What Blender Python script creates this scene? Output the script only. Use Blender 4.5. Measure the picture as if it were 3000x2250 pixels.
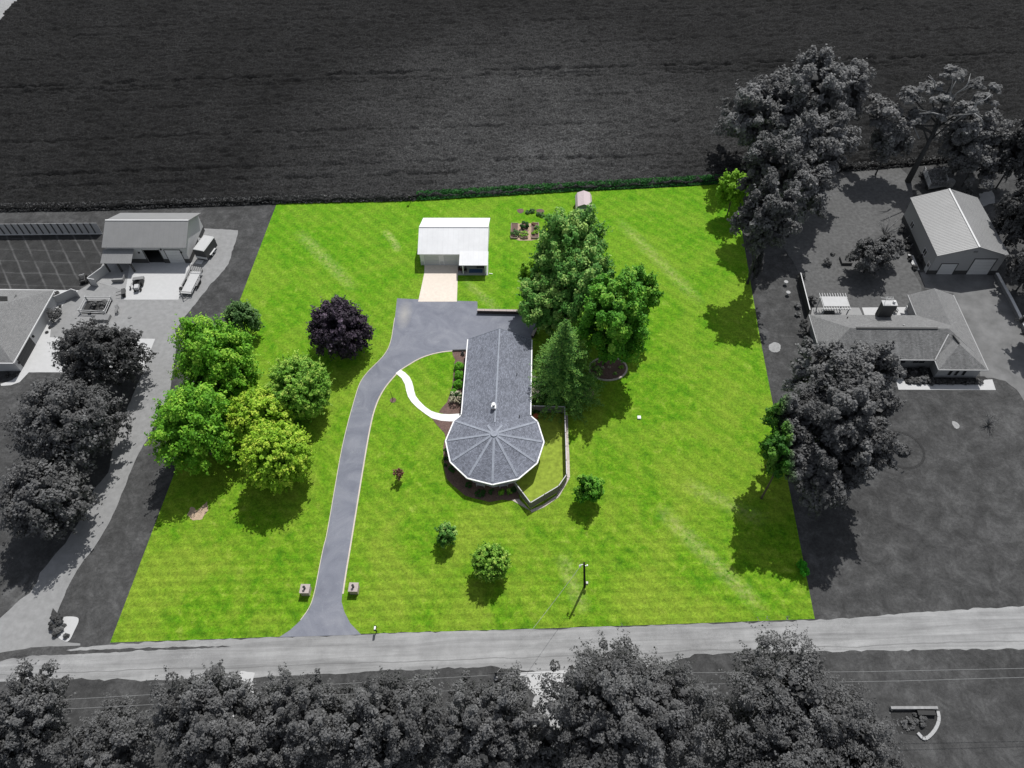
import bpy, math, random
import numpy as np
from mathutils import Vector, noise as mnoise
R_ = math.radians
scene = bpy.context.scene
for o in list(bpy.data.objects): bpy.data.objects.remove(o)
COL = scene.collection

# ------------------------------------------------------------------ camera, world, sun, exposure
CAM_H = 92.0; PITCH = R_(52.5); ROLL = R_(2.1); YAW = R_(3.3); FPX = 1600.0 * 3000 / 2212
def _axes():
    f = np.array([0, math.cos(PITCH), -math.sin(PITCH)]); r = np.array([1., 0, 0]); u = np.cross(r, f)
    c, s = math.cos(ROLL), math.sin(ROLL)
    r2 = c * r - s * u; u2 = c * u + s * r
    def yz(v): return np.array([v[0]*math.cos(YAW)-v[1]*math.sin(YAW), v[0]*math.sin(YAW)+v[1]*math.cos(YAW), v[2]])
    return yz(r2), yz(u2), yz(f)
AX_R, AX_U, AX_F = _axes()
cam_d = bpy.data.cameras.new('camera'); cam = bpy.data.objects.new('camera', cam_d); COL.objects.link(cam)
cam_d.sensor_width = 36; cam_d.lens = 36 * FPX / 3000; cam_d.clip_end = 5000; cam_d.clip_start = 1
from mathutils import Matrix
m3 = Matrix(((AX_R[0], AX_U[0], -AX_F[0]), (AX_R[1], AX_U[1], -AX_F[1]), (AX_R[2], AX_U[2], -AX_F[2])))
cam.matrix_world = Matrix.Translation((0, 0, CAM_H)) @ m3.to_4x4()
scene.camera = cam
SUN_EL, SUN_AZ = 57.0, 70.0          # azimuth measured from +X towards +Y
sd = Vector((math.cos(R_(SUN_EL))*math.cos(R_(SUN_AZ)), math.cos(R_(SUN_EL))*math.sin(R_(SUN_AZ)), math.sin(R_(SUN_EL))))
w = bpy.data.worlds.new('World'); scene.world = w; w.use_nodes = True
nt = w.node_tree; bg = nt.nodes['Background']
sky = nt.nodes.new('ShaderNodeTexSky'); sky.sky_type = 'NISHITA'; sky.sun_disc = False
sky.sun_elevation = R_(SUN_EL); sky.sun_rotation = R_(90 - SUN_AZ)
hs = nt.nodes.new('ShaderNodeHueSaturation'); hs.inputs['Saturation'].default_value = 0.4
nt.links.new(sky.outputs[0], hs.inputs['Color']); nt.links.new(hs.outputs[0], bg.inputs[0]); bg.inputs[1].default_value = 0.11
sl = bpy.data.lights.new('sun', 'SUN'); so = bpy.data.objects.new('sun', sl); COL.objects.link(so)
sl.energy = 4.4; sl.angle = R_(0.53); sl.color = (1.0, 0.985, 0.955)
so.rotation_euler = sd.to_track_quat('Z', 'Y').to_euler(); so.location = (60, 120, 150)
scene.view_settings.view_transform = 'Standard'; scene.view_settings.look = 'None'
scene.view_settings.exposure = 0.0; scene.view_settings.gamma = 1.0; scene.view_settings.use_curve_mapping = False
scene.render.engine = 'CYCLES'
scene.cycles.max_bounces = 5; scene.cycles.transparent_max_bounces = 6

# ------------------------------------------------------------------ measuring: a photograph pixel at a known height -> a point
def Q(u, v, h=0.0):
    d = AX_R*(u-1500)/FPX + AX_U*(1125-v)/FPX + AX_F
    t = (h-CAM_H)/d[2]
    return Vector((d[0]*t, d[1]*t, h))
def crop(x0, y0, wd, zw=2212):
    return lambda x, y, h=0.0: Q(x0+x*wd/zw, y0+y*wd/zw, h)
A = crop(0, 0, 3000); L1 = crop(0, 550, 800); L2 = crop(0, 1050, 1000); C3 = crop(1100, 500, 800); C4 = crop(1150, 900, 600)
C5 = crop(1200, 1150, 600); R6 = crop(2200, 450, 800); R7 = crop(2200, 800, 800); B1 = crop(0, 1700, 1000); B2 = crop(800, 1600, 1000)
B3 = crop(1600, 1500, 800); B4 = crop(2000, 1700, 1000); R5 = crop(2000, 100, 1000); WB = crop(1200, 600, 300); S2 = crop(1460, 530, 300)
GB = crop(250, 600, 400); HL = crop(0, 800, 450, 2196); YD = crop(1500, 1150, 400); PG = crop(2300, 800, 400); GR = crop(2600, 500, 400)
N1 = crop(400, 800, 600); N2 = crop(800, 850, 400); N3 = crop(1450, 900, 500); N4 = crop(2500, 1000, 500); N5 = crop(2050, 1150, 600)
N7 = crop(1050, 1000, 400); N8 = crop(0, 1700, 400)
def depth(p): return float(np.dot(np.array(p)-np.array((0, 0, CAM_H)), AX_F))
def pxm(px, p): return px*depth(p)/1600.0          # size in pixels of the 2212-wide view -> metres at p

# ------------------------------------------------------------------ node helpers and materials
class NG:
    def __init__(s, name):
        s.m = bpy.data.materials.new(name); s.m.use_nodes = True; s.t = s.m.node_tree
        s.b = s.t.nodes['Principled BSDF']; s.out = s.t.nodes['Material Output']
    def n(s, typ, **kw):
        x = s.t.nodes.new(typ)
        for k, v in kw.items():
            if k.startswith('i_'): x.inputs[k[2:].replace('_', ' ')].default_value = v
            else: setattr(x, k, v)
        return x
    def l(s, a, b): s.t.links.new(a, b)
    def pos(s): return s.n('ShaderNodeNewGeometry').outputs['Position']
    def noise(s, scale, detail=3, rough=.6, vec=None, dist=0):
        x = s.n('ShaderNodeTexNoise'); x.inputs['Scale'].default_value = scale; x.inputs['Detail'].default_value = detail
        x.inputs['Roughness'].default_value = rough; x.inputs['Distortion'].default_value = dist
        s.l(vec or s.pos(), x.inputs['Vector']); return x.outputs['Fac']
    def ramp(s, fac, stops):
        x = s.n('ShaderNodeValToRGB'); e = x.color_ramp.elements
        while len(e) < len(stops): e.new(0.5)
        for k, (p, c) in enumerate(stops):
            e[k].position = p; e[k].color = (*c, 1) if not isinstance(c, (int, float)) else (c, c, c, 1)
        s.l(fac, x.inputs[0]); return x.outputs[0]
    def mix(s, fac, a, b, mode='MIX'):
        x = s.n('ShaderNodeMix'); x.data_type = 'RGBA'; x.blend_type = mode
        for k, v in ((0, fac), (6, a), (7, b)):
            if isinstance(v, (int, float)): x.inputs[k].default_value = v
            elif isinstance(v, tuple): x.inputs[k].default_value = (*v, 1)
            else: s.l(v, x.inputs[k])
        return x.outputs[2]
    def math(s, op, a, b=0.0, c=0.0, clamp=False):
        x = s.n('ShaderNodeMath'); x.operation = op; x.use_clamp = clamp
        for k, v in enumerate((a, b, c)):
            if isinstance(v, (int, float)): x.inputs[k].default_value = v
            else: s.l(v, x.inputs[k])
        return x.outputs[0]
    def dot(s, vec, d):
        x = s.n('ShaderNodeVectorMath'); x.operation = 'DOT_PRODUCT'; s.l(vec, x.inputs[0]); x.inputs[1].default_value = d
        return x.outputs['Value']
    def bump(s, h, strength=.5, dist=.05):
        x = s.n('ShaderNodeBump'); x.inputs['Strength'].default_value = strength; x.inputs['Distance'].default_value = dist
        s.l(h, x.inputs['Height']); s.l(x.outputs[0], s.b.inputs['Normal'])
    def done(s, col, rough=.85, metal=0, spec=.3):
        if isinstance(col, tuple): s.b.inputs['Base Color'].default_value = (*col, 1)
        else: s.l(col, s.b.inputs['Base Color'])
        s.b.inputs['Roughness'].default_value = rough; s.b.inputs['Metallic'].default_value = metal
        s.b.inputs['Specular IOR Level'].default_value = spec
        return s.m
def g3(v): return (v, v, v)
def mul(c, k): return tuple(min(1, x*k) for x in c)
def plain(name, c, rough=.8, var=.15, scale=6, metal=0, spec=.3, bump=.15):
    g = NG(name); f = g.noise(scale, 4)
    f2 = g.noise(scale*.12, 3)
    c1 = g.ramp(f, [(.3, mul(c, 1-var)), (.7, mul(c, 1+var))])
    c2 = g.mix(g.ramp(f2, [(.35, 0.), (.7, 1.)]), c1, mul(c, 1-var*1.2), 'MIX')
    cc = g.mix(.45, c1, c2)
    if bump: g.bump(f, bump, .03)
    return g.done(cc, rough, metal, spec)
MAT = {}
def streak(g, pos, p, q, width, soft=1.0):
    """0..1 mask along the segment p-q, broken up by noise"""
    d = (q-p); L = d.length; d = d/L; n = Vector((-d.y, d.x, 0))
    a = g.math('SUBTRACT', g.dot(pos, (n.x, n.y, 0)), n.dot(p))
    nz = g.noise(.5, 2, .5, pos); a = g.math('ADD', a, g.math('MULTIPLY', g.math('SUBTRACT', nz, .5), 1.1))
    a = g.math('ABSOLUTE', a)
    a = g.math('SUBTRACT', 1.0, g.math('DIVIDE', a, width), clamp=True)
    t = g.math('DIVIDE', g.math('SUBTRACT', g.dot(pos, (d.x, d.y, 0)), d.dot(p)), L)
    t = g.math('MULTIPLY', g.math('MULTIPLY', t, g.math('SUBTRACT', 1.0, t)), 6.0, clamp=True)
    br = g.ramp(g.noise(1.7, 3, .7, pos), [(.35, 0.), (.65, 1.)])
    return g.math('MULTIPLY', g.math('MULTIPLY', a, t), g.math('MULTIPLY', br, soft), clamp=True)

def make_lawn():
    g = NG('lawn_grass'); pos = g.pos()
    big = g.noise(.09, 4, .6, pos, .8); mid = g.noise(.6, 5, .72, pos, .4); fine = g.noise(2.6, 5, .8, pos); vf = g.noise(11, 2, .8, pos)
    c = g.ramp(mid, [(.28, (.040, .140, .004)), (.43, (.088, .215, .006)), (.57, (.140, .262, .012)), (.76, (.26, .345, .055))])
    c = g.mix(g.ramp(big, [(.42, 0.), (.62, .6)]), c, (.215, .285, .03))
    # the turf by the field is lusher, the turf by the road paler
    y = g.math('DIVIDE', g.math('SUBTRACT', g.dot(pos, (0, 1, 0)), 45.), 60., clamp=True)
    c = g.mix(g.math('MULTIPLY', y, .55), c, g.mix(.5, c, (.075, .27, .003)))
    wd_ = g.ramp(g.noise(.16, 5, .7, pos, 1.5), [(.44, 0.), (.66, .22)]); c = g.mix(wd_, c, g.mix(1, c, (.66, .86, .6), 'MULTIPLY'))
    c = g.mix(1, c, g.ramp(fine, [(.32, .58), (.5, 1.03), (.68, 1.45)]), 'MULTIPLY')
    c = g.mix(1, c, g.ramp(vf, [(.32, .70), (.68, 1.28)]), 'MULTIPLY')
    straw = (.50, .49, .20)
    for p, q, wd, s in ((A(1415, 1090), A(1660, 1330), 1.5, .5), (A(640, 495), A(770, 630), 1.6, .42), (A(830, 495), A(865, 545), .9, .7),
                        (A(1330, 470), A(1520, 660), 1.6, .4), (A(1000, 600), A(1095, 690), 1.2, .4), (A(1660, 1130), A(1470, 1040), 1.6, .35),
                        (A(1210, 1190), A(1265, 1330), 1.5, .4)):
        c = g.mix(streak(g, pos, p, q, wd, s), c, straw)
    cl = g.ramp(g.noise(22, 1, .5, pos), [(.76, 0.), (.80, .55)])
    c = g.mix(cl, c, (.62, .66, .42))
    # faint mower passes along and across the lot
    wv = g.math('SINE', g.math('MULTIPLY', g.dot(pos, (.68, .73, 0)), 3.3))
    c = g.mix(1, c, g.ramp(g.math('MULTIPLY_ADD', wv, .5, .5), [(.2, .93), (.8, 1.06)]), 'MULTIPLY')
    wv2 = g.math('SINE', g.math('MULTIPLY', g.dot(pos, (-.05, .998, 0)), 4.6)); k2 = g.math('MULTIPLY', g.math('SUBTRACT', 58., g.dot(pos, (0, 1, 0))), .05, clamp=True)
    c = g.mix(k2, c, g.mix(1, c, g.ramp(g.math('MULTIPLY_ADD', wv2, .5, .5), [(.2, .90), (.8, 1.07)]), 'MULTIPLY'))
    g.bump(g.noise(5, 4, .8, pos), .55, .12)
    return g.done(c, .9, 0, .12)
def make_ground():
    g = NG('grey_grass'); pos = g.pos()
    mid = g.noise(.4, 6, .78, pos, .4); fine = g.noise(2.6, 5, .8, pos); big = g.noise(.05, 2, .5, pos)
    c = g.ramp(mid, [(.34, g3(.040)), (.5, g3(.060)), (.68, g3(.098))])
    c = g.mix(1, c, g.ramp(fine, [(.25, .68), (.75, 1.3)]), 'MULTIPLY')
    c = g.mix(1, c, g.ramp(big, [(.35, .9), (.65, 1.12)]), 'MULTIPLY')
    for p, q, wd in ((N5(2210, 700), A(1990, 940), .1), ):
        pass
    for p, q, wd, s in ((L2(0, 380), L2(420, 40), .5, .5), (L2(0, 1560), L2(200, 1400), .5, .8), (L2(60, 1640), L2(230, 1420), .5, .8), (L2(40, 520), L2(230, 330), .4, .4)):
        c = g.mix(streak(g, pos, p, q, wd, s), c, g3(.15))
    g.bump(g.noise(5, 4, .8, pos), .5, .12)
    return g.done(c, .95, 0, .1)
def make_mown():
    g = NG('mown_lines'); pos = g.pos(); fine = g.noise(3, 4, .8, pos)
    c = g.ramp(g.noise(.5, 3, .6, pos), [(.3, g3(.030)), (.7, g3(.048))])
    def lines(dx, dy, per, wd, ph):
        t = g.math('ADD', g.dot(pos, (dx/per, dy/per, 0)), ph)
        t = g.math('ADD', t, g.math('MULTIPLY', g.noise(.3, 1, .5, pos), .12))
        t = g.math('ABSOLUTE', g.math('SUBTRACT', g.math('FRACT', t), .5))
        return g.math('SUBTRACT', 1., g.math('DIVIDE', t, wd), clamp=True)
    br = g.ramp(g.noise(.25, 2, .6, pos), [(.35, .1), (.65, 1.)])
    k = g.math('MULTIPLY', lines(.80, .60, 2.6, .09, .3), br)
    c = g.mix(g.math('MULTIPLY', k, .8), c, g3(.14))
    k = g.math('MULTIPLY', lines(.04, 1., 3.0, .07, .1), br)
    c = g.mix(g.math('MULTIPLY', k, .5), c, g3(.12))
    c = g.mix(1, c, g.ramp(fine, [(.25, .7), (.75, 1.3)]), 'MULTIPLY')
    g.bump(fine, .4, .1); return g.done(c, .95, 0, .1)
def make_crop():
    g = NG('crop_canopy'); pos = g.pos()
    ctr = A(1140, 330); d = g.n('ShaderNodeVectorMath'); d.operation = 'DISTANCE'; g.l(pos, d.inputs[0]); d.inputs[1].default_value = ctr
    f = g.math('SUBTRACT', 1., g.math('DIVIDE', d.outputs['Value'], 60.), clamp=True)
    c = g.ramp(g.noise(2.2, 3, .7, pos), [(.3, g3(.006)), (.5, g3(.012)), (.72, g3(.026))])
    c = g.mix(g.math('MULTIPLY', f, .95), c, g.ramp(g.noise(2.2, 3, .7, pos), [(.3, g3(.025)), (.7, g3(.085))]))  # vignette brightening around ctr painted into the canopy colour, not crop growth
    c = g.mix(1, c, g.ramp(g.noise(.06, 3, .6, pos), [(.3, .75), (.7, 1.2)]), 'MULTIPLY')
    c = g.mix(1, c, g.ramp(g.noise(3.2, 3, .85, pos), [(.36, .25), (.5, 1.), (.66, 2.0)]), 'MULTIPLY')
    g.bump(g.noise(6, 3, .8, pos), .8, .2)
    return g.done(c, .9, 0, .15)
def make_asphalt():
    g = NG('driveway_asphalt'); pos = g.pos()
    c = g.ramp(g.noise(.25, 4, .6, pos, 1.2), [(.3, (.140, .148, .182)), (.5, (.178, .187, .222)), (.7, (.222, .230, .262))])
    c = g.mix(1, c, g.ramp(g.noise(18, 2, .8, pos), [(.3, .88), (.7, 1.12)]), 'MULTIPLY')
    p = C3(235, 1165); d = g.n('ShaderNodeVectorMath'); d.operation = 'DISTANCE'
    sc = g.n('ShaderNodeVectorMath'); sc.operation = 'MULTIPLY'; g.l(pos, sc.inputs[0]); sc.inputs[1].default_value = (1.6, .62, 0)
    g.l(sc.outputs[0], d.inputs[0]); d.inputs[1].default_value = (p.x*1.6, p.y*.62, 0)
    dd = g.math('ADD', d.outputs['Value'], g.math('MULTIPLY', g.noise(1.1, 4, .7, pos), 1.8))
    c = g.mix(g.ramp(dd, [(.0, .8), (1.0, .75)]), c, c) if False else g.mix(g.math('MULTIPLY', g.math('SUBTRACT', 3.2, dd), .26, clamp=True), c, (.40, .38, .34))
    c = g.mix(g.ramp(g.noise(9, 1, .5, pos), [(.80, 0.), (.83, .6)]), c, g3(.5))
    cr = g.ramp(g.noise(.5, 6, .72, pos, 2.5), [(.487, 0.), (.5, 1.), (.513, 0.)])
    c = g.mix(g.math('MULTIPLY', g.math('MULTIPLY', cr, g.ramp(g.noise(.11, 2, .5, pos), [(.48, 0.), (.6, 1.)])), .5), c, (.10, .105, .12))
    c = g.mix(g.ramp(g.noise(.8, 5, .75, pos, .8), [(.58, 0.), (.72, .35)]), c, (.30, .31, .335))
    c = g.mix(g.ramp(g.noise(1.4, 4, .7, pos, .3), [(.64, 0.), (.76, .5)]), c, (.13, .135, .15))
    g.bump(g.noise(20, 2, .8, pos), .15, .02)
    return g.done(c, .8, 0, .25)
def make_road():
    g = NG('road_surface'); pos = g.pos()
    st = g.n('ShaderNodeVectorMath'); st.operation = 'MULTIPLY'; g.l(pos, st.inputs[0]); st.inputs[1].default_value = (.06, 1.1, 1)
    rt = g.n('ShaderNodeVectorRotate'); rt.rotation_type = 'Z_AXIS'; rt.inputs['Angle'].default_value = -R_(3.1); g.l(pos, rt.inputs['Vector']); g.l(rt.outputs[0], st.inputs[0])
    c = g.ramp(g.noise(1, 5, .65, st.outputs[0], .6), [(.3, g3(.20)), (.5, g3(.275)), (.7, g3(.34))])
    c = g.mix(1, c, g.ramp(g.noise(.35, 4, .7, pos), [(.3, .82), (.7, 1.12)]), 'MULTIPLY')
    c = g.mix(1, c, g.ramp(g.noise(14, 3, .8, pos), [(.3, .86), (.7, 1.12)]), 'MULTIPLY')
    # wheel-track tar line wandering along the middle
    yy = g.n('ShaderNodeSeparateXYZ'); g.l(rt.outputs[0], yy.inputs[0])
    p0 = A(1106, 1421); ry = -math.sin(-R_(3.1))*0 + (p0.y*math.cos(R_(3.1)) - p0.x*math.sin(R_(3.1)))
    t = g.math('ABSOLUTE', g.math('ADD', g.math('SUBTRACT', yy.outputs['Y'], ry), g.math('MULTIPLY', g.math('SUBTRACT', g.noise(.12, 4, .6, pos), .5), 1.0)))
    c = g.mix(g.math('MULTIPLY', g.math('SUBTRACT', 1., g.math('DIVIDE', t, .10), clamp=True), .7), c, g3(.12))
    cr = g.ramp(g.noise(.9, 6, .75, pos, 2.), [(.485, 0.), (.5, 1.), (.515, 0.)])
    c = g.mix(g.math('MULTIPLY', g.math('MULTIPLY', cr, g.ramp(g.noise(.15, 2, .5, pos), [(.5, 0.), (.62, 1.)])), .55), c, g3(.10))
    g.bump(g.noise(14, 3, .8, pos), .2, .02)
    return g.done(c, .9, 0, .2)
def make_shingle(name, c, blotch=.12, streaky=0.0, scale=1.0, contrast=.35):
    g = NG(name); uv = g.n('ShaderNodeUVMap'); uv.uv_map = 'uv'; uvo = uv.outputs[0]
    b = g.n('ShaderNodeTexBrick'); g.l(uvo, b.inputs['Vector']); b.inputs['Scale'].default_value = 1.0/scale
    b.inputs['Brick Width'].default_value = .32; b.inputs['Row Height'].default_value = .15; b.inputs['Mortar Size'].default_value = .016
    b.inputs['Mortar Smooth'].default_value = .3; b.inputs['Bias'].default_value = 0
    b.inputs['Color1'].default_value = (*mul(c, 1+contrast), 1); b.inputs['Color2'].default_value = (*mul(c, 1-contrast), 1); b.inputs['Mortar'].default_value = (*mul(c, .45), 1)
    col = g.mix(1, b.outputs['Color'], g.ramp(g.noise(7, 3, .8, g.pos()), [(.3, .7), (.7, 1.3)]), 'MULTIPLY')
    col = g.mix(1, col, g.ramp(g.noise(.5, 3, .6, g.pos()), [(.3, 1-blotch), (.7, 1+blotch)]), 'MULTIPLY')
    if streaky:
        st = g.n('ShaderNodeVectorMath'); st.operation = 'MULTIPLY'; g.l(uvo, st.inputs[0]); st.inputs[1].default_value = (1.6, .12, 1)
        col = g.mix(1, col, g.ramp(g.noise(1, 4, .7, st.outputs[0]), [(.3, 1-streaky), (.7, 1+streaky)]), 'MULTIPLY')
    g.bump(b.outputs['Fac'], -.4, .02)
    return g.done(col, .9, 0, .2)
def make_leaf(name, lo, mid, hi, grey_x=None, trans=.32, scale=.5):
    """leaf colour varies from clump to clump and leaf to leaf; grey_x: (colour, x0, x1) a second foliage colour east of x"""
    g = NG(name); pos = g.pos(); at = g.n('ShaderNodeAttribute'); at.attribute_name = 'tint'
    f = g.math('ADD', g.math('MULTIPLY', at.outputs['Fac'], .6), g.math('MULTIPLY', g.noise(scale, 3, .6, pos), .4))
    c = g.ramp(f, [(.15, lo), (.5, mid), (.85, hi)])
    if grey_x:
        (l2, m2, h2), x0, x1 = grey_x
        c2 = g.ramp(f, [(.15, l2), (.5, m2), (.85, h2)])
        k = g.math('DIVIDE', g.math('SUBTRACT', g.dot(pos, (1, .03, 0)), x0), x1-x0, clamp=True)
        c = g.mix(k, c, c2)
    g.done(c, .6, 0, .25)
    tr = g.n('ShaderNodeBsdfTranslucent'); g.l(c, tr.inputs[0]); mx = g.n('ShaderNodeMixShader'); mx.inputs[0].default_value = trans
    g.l(g.b.outputs[0], mx.inputs[1]); g.l(tr.outputs[0], mx.inputs[2]); g.l(mx.outputs[0], g.out.inputs[0])
    return g.m
def make_metal_roof(name, c, rough=.45, axis=(1, 0, 0)):
    g = NG(name); f = g.noise(.4, 4, .7); col = g.ramp(f, [(.3, mul(c, .93)), (.7, mul(c, 1.05))])
    t = g.math('ABSOLUTE', g.math('SUBTRACT', g.math('FRACT', g.math('DIVIDE', g.dot(g.pos(), axis), .92)), .5))
    col = g.mix(g.math('MULTIPLY', g.math('SUBTRACT', 1., g.math('DIVIDE', t, .10), clamp=True), .07), col, mul(c, .3))
    return g.done(col, rough, 0, .4)
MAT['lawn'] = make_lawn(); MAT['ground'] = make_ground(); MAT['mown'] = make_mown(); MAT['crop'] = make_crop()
MAT['asphalt'] = make_asphalt(); MAT['road'] = make_road()
MAT['shingle'] = make_shingle('slate_grey_shingle', (.185, .197, .235), .14, .06, 1.0, .28)
MAT['cap'] = plain('ridge_cap_shingle', (.27, .29, .335), .9, .2, 3)
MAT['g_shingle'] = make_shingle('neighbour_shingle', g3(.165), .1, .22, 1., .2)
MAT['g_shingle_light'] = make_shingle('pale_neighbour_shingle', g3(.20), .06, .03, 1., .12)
MAT['white'] = plain('white_paint', g3(.82), .5, .03); MAT['offwhite'] = plain('white_wall_boards', g3(.78), .7, .06)
MAT['steel_white'] = make_metal_roof('white_steel_roof', (.75, .75, .76)); MAT['concrete'] = plain('warm_concrete', (.68, .60, .52), .9, .08, 2)
MAT['walkway'] = plain('bright_concrete', (.80, .785, .75), .9, .10, 3)
MAT['g_metal'] = make_metal_roof('grey_steel_roof', g3(.235)); MAT['g_metal_pale'] = make_metal_roof('pale_grey_steel_roof', g3(.25), axis=(0, 1, 0))  # second steel slightly paler, one even tone for both slopes of the large barn
MAT['wire'] = plain('dull_wire', g3(.26), .7, .1)
MAT['g_wall'] = plain('grey_steel_wall', g3(.46), .7, .05); MAT['g_wall2'] = plain('mid_grey_siding', g3(.33), .7, .05)
MAT['g_dark'] = plain('dark_grey_wainscot', g3(.06), .7, .1); MAT['black'] = plain('black_parts', g3(.018), .6, .2)
MAT['g_conc'] = plain('grey_concrete', g3(.36), .9, .06, 1.5); MAT['g_conc2'] = plain('worn_grey_concrete', g3(.28), .9, .1, 1.2)
MAT['g_pale'] = plain('pale_grey_concrete', g3(.46), .9, .05, 1.5)
MAT['gravel'] = plain('pale_gravel', g3(.29), .95, .22, 2.5, bump=.5); MAT['gravel2'] = plain('grey_gravel_yard', g3(.245), .95, .14, 1.2, bump=.3)
MAT['g_white'] = plain('grey_white_paint', g3(.56), .6, .05); MAT['g_mid'] = plain('mid_grey_paint', g3(.2), .6, .1)
MAT['mulch'] = plain('brown_mulch', (.155, .10, .085), .95, .45, 9, bump=.8); MAT['g_mulch'] = plain('dark_grey_mulch', g3(.035), .95, .4, 6, bump=.6)
MAT['stone'] = plain('pale_stone', (.50, .44, .40), .9, .2, 5); MAT['brickpier'] = plain('tan_brick', (.47, .40, .34), .9, .25, 9, bump=.4)
MAT['darkstone'] = plain('dark_retaining_block', (.05, .042, .042), .9, .3, 6); MAT['capstone'] = plain('pale_cap_block', (.42, .36, .34), .9, .15, 5)
MAT['vinyl'] = plain('taupe_vinyl', (.20, .175, .185), .6, .08); MAT['vinyl_rail'] = plain('pale_vinyl_rail', (.52, .50, .52), .6, .06)
MAT['g_vinyl'] = plain('grey_vinyl_fence', g3(.42), .6, .08); MAT['g_vinyl_dark'] = plain('dark_fence_board', g3(.035), .8, .15)
MAT['glass'] = plain('dark_window_glass', (.02, .022, .025), .12, .1, spec=.6, bump=0)
MAT['door_grey'] = plain('grey_garage_door', (.56, .57, .57), .6, .04); MAT['blue'] = plain('blue_mat', (.055, .10, .22), .9, .2)
MAT['wine'] = plain('dark_red_chair', (.05, .018, .018), .8, .2); MAT['bark'] = plain('brown_bark', (.13, .10, .08), .95, .3, 6, bump=.6)
MAT['g_bark'] = plain('grey_bark', g3(.055), .95, .3, 6, bump=.6); MAT['deadwood'] = plain('pale_dead_wood', g3(.26), .95, .15, 6)
MAT['pole'] = plain('dark_creosote_pole', (.022, .018, .017), .9, .2); MAT['shedroof'] = plain('pinkish_shed_roof', (.50, .42, .43), .9, .08, 4)
MAT['shedwall'] = plain('blue_grey_shed_wall', (.20, .23, .24), .7, .06); MAT['soil'] = plain('bare_soil', (.42, .31, .22), .95, .25, 4)
MAT['turf'] = plain('olive_turf', (.235, .315, .035), .95, .3, 1.6, bump=.5); MAT['wood'] = plain('weathered_wood', (.34, .27, .22), .9, .15)
MAT['steel'] = plain('galvanised_steel', g3(.3), .5, .1, metal=.3); MAT['terracotta'] = plain('terracotta', (.42, .12, .05), .8, .1)
MAT['straw'] = plain('straw_bare_patch', (.56, .50, .26), .95, .25, 5)
MAT['pink_kerb'] = plain('pale_drive_edging', (.56, .49, .42), .9, .12, 3)
GREY = (g3(.05), g3(.12), g3(.24)); GREYL = (g3(.09), g3(.18), g3(.31)); GREYD = (g3(.03), g3(.075), g3(.15))
LEAF = {
 'maple': make_leaf('mid_green_leaves', (0.0543, 0.1918, 0.0101), (0.1631, 0.4169, 0.0232), (0.5202, 0.7671, 0.0934)),
 'yellow': make_leaf('yellow_green_leaves', (0.098, 0.2507, 0.0113), (0.336, 0.5605, 0.0338), (0.7986, 0.85, 0.1346)),
 'dull': make_leaf('dull_green_leaves', (0.039, 0.0975, 0.026), (0.0975, 0.2015, 0.0585), (0.2392, 0.3827, 0.1316)),
 'round': make_leaf('pale_green_leaves', (0.0598, 0.1747, 0.0146), (0.2093, 0.4368, 0.0468), (0.6877, 0.8305, 0.1722)),
 'purple': make_leaf('purple_black_leaves', (0.0104, 0.0078, 0.013), (0.0364, 0.0247, 0.039), (0.1794, 0.1316, 0.1854), trans=.08),
 'dark': make_leaf('deep_green_leaves', (0.0371, 0.1384, 0.0206), (0.1189, 0.3136, 0.0514), (0.6329, 0.8147, 0.2364)),
 'bright': make_leaf('fresh_green_leaves', (0.033, 0.1452, 0.0092), (0.1102, 0.3433, 0.023), (0.4394, 0.6802, 0.095)),
 'needle': make_leaf('spruce_needles', (0.0139, 0.0761, 0.0142), (0.0523, 0.1814, 0.0284), (0.2353, 0.409, 0.0653), trans=.1),
 'lime': make_leaf('lime_leaves', (.10, .24, .01), (.20, .42, .02), (.36, .60, .05)),
 'box': make_leaf('boxwood_leaves', (.05, .20, .006), (.12, .38, .014), (.24, .56, .03)),
 'shrub': make_leaf('garden_leaves', (.012, .05, .010), (.03, .10, .02), (.08, .19, .04)),
 'red': make_leaf('reddish_leaves', (.10, .06, .03), (.26, .13, .09), (.42, .24, .17)),
 'cream': make_leaf('cream_blossom', (.28, .24, .15), (.62, .56, .42), (.80, .76, .62)),
 'crop': make_leaf('green_crop_leaves', (.008, .06, .012), (.02, .12, .022), (.07, .26, .05)),
 'grey': make_leaf('grey_leaves', *GREY), 'greyl': make_leaf('pale_grey_leaves', *GREYL), 'greyd': make_leaf('dark_grey_leaves', *GREYD),
 'edge': make_leaf('green_to_grey_leaves', (.015, .085, .006), (.05, .17, .012), (.19, .36, .05), grey_x=(GREY, A(1702, 930, 12).x, A(1724, 930, 12).x)),
 'edgeshrub': make_leaf('hedge_green_to_grey_leaves', (.015, .16, .006), (.05, .35, .012), (.12, .55, .03), grey_x=(GREY, 38.2, 38.6)),
}
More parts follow.
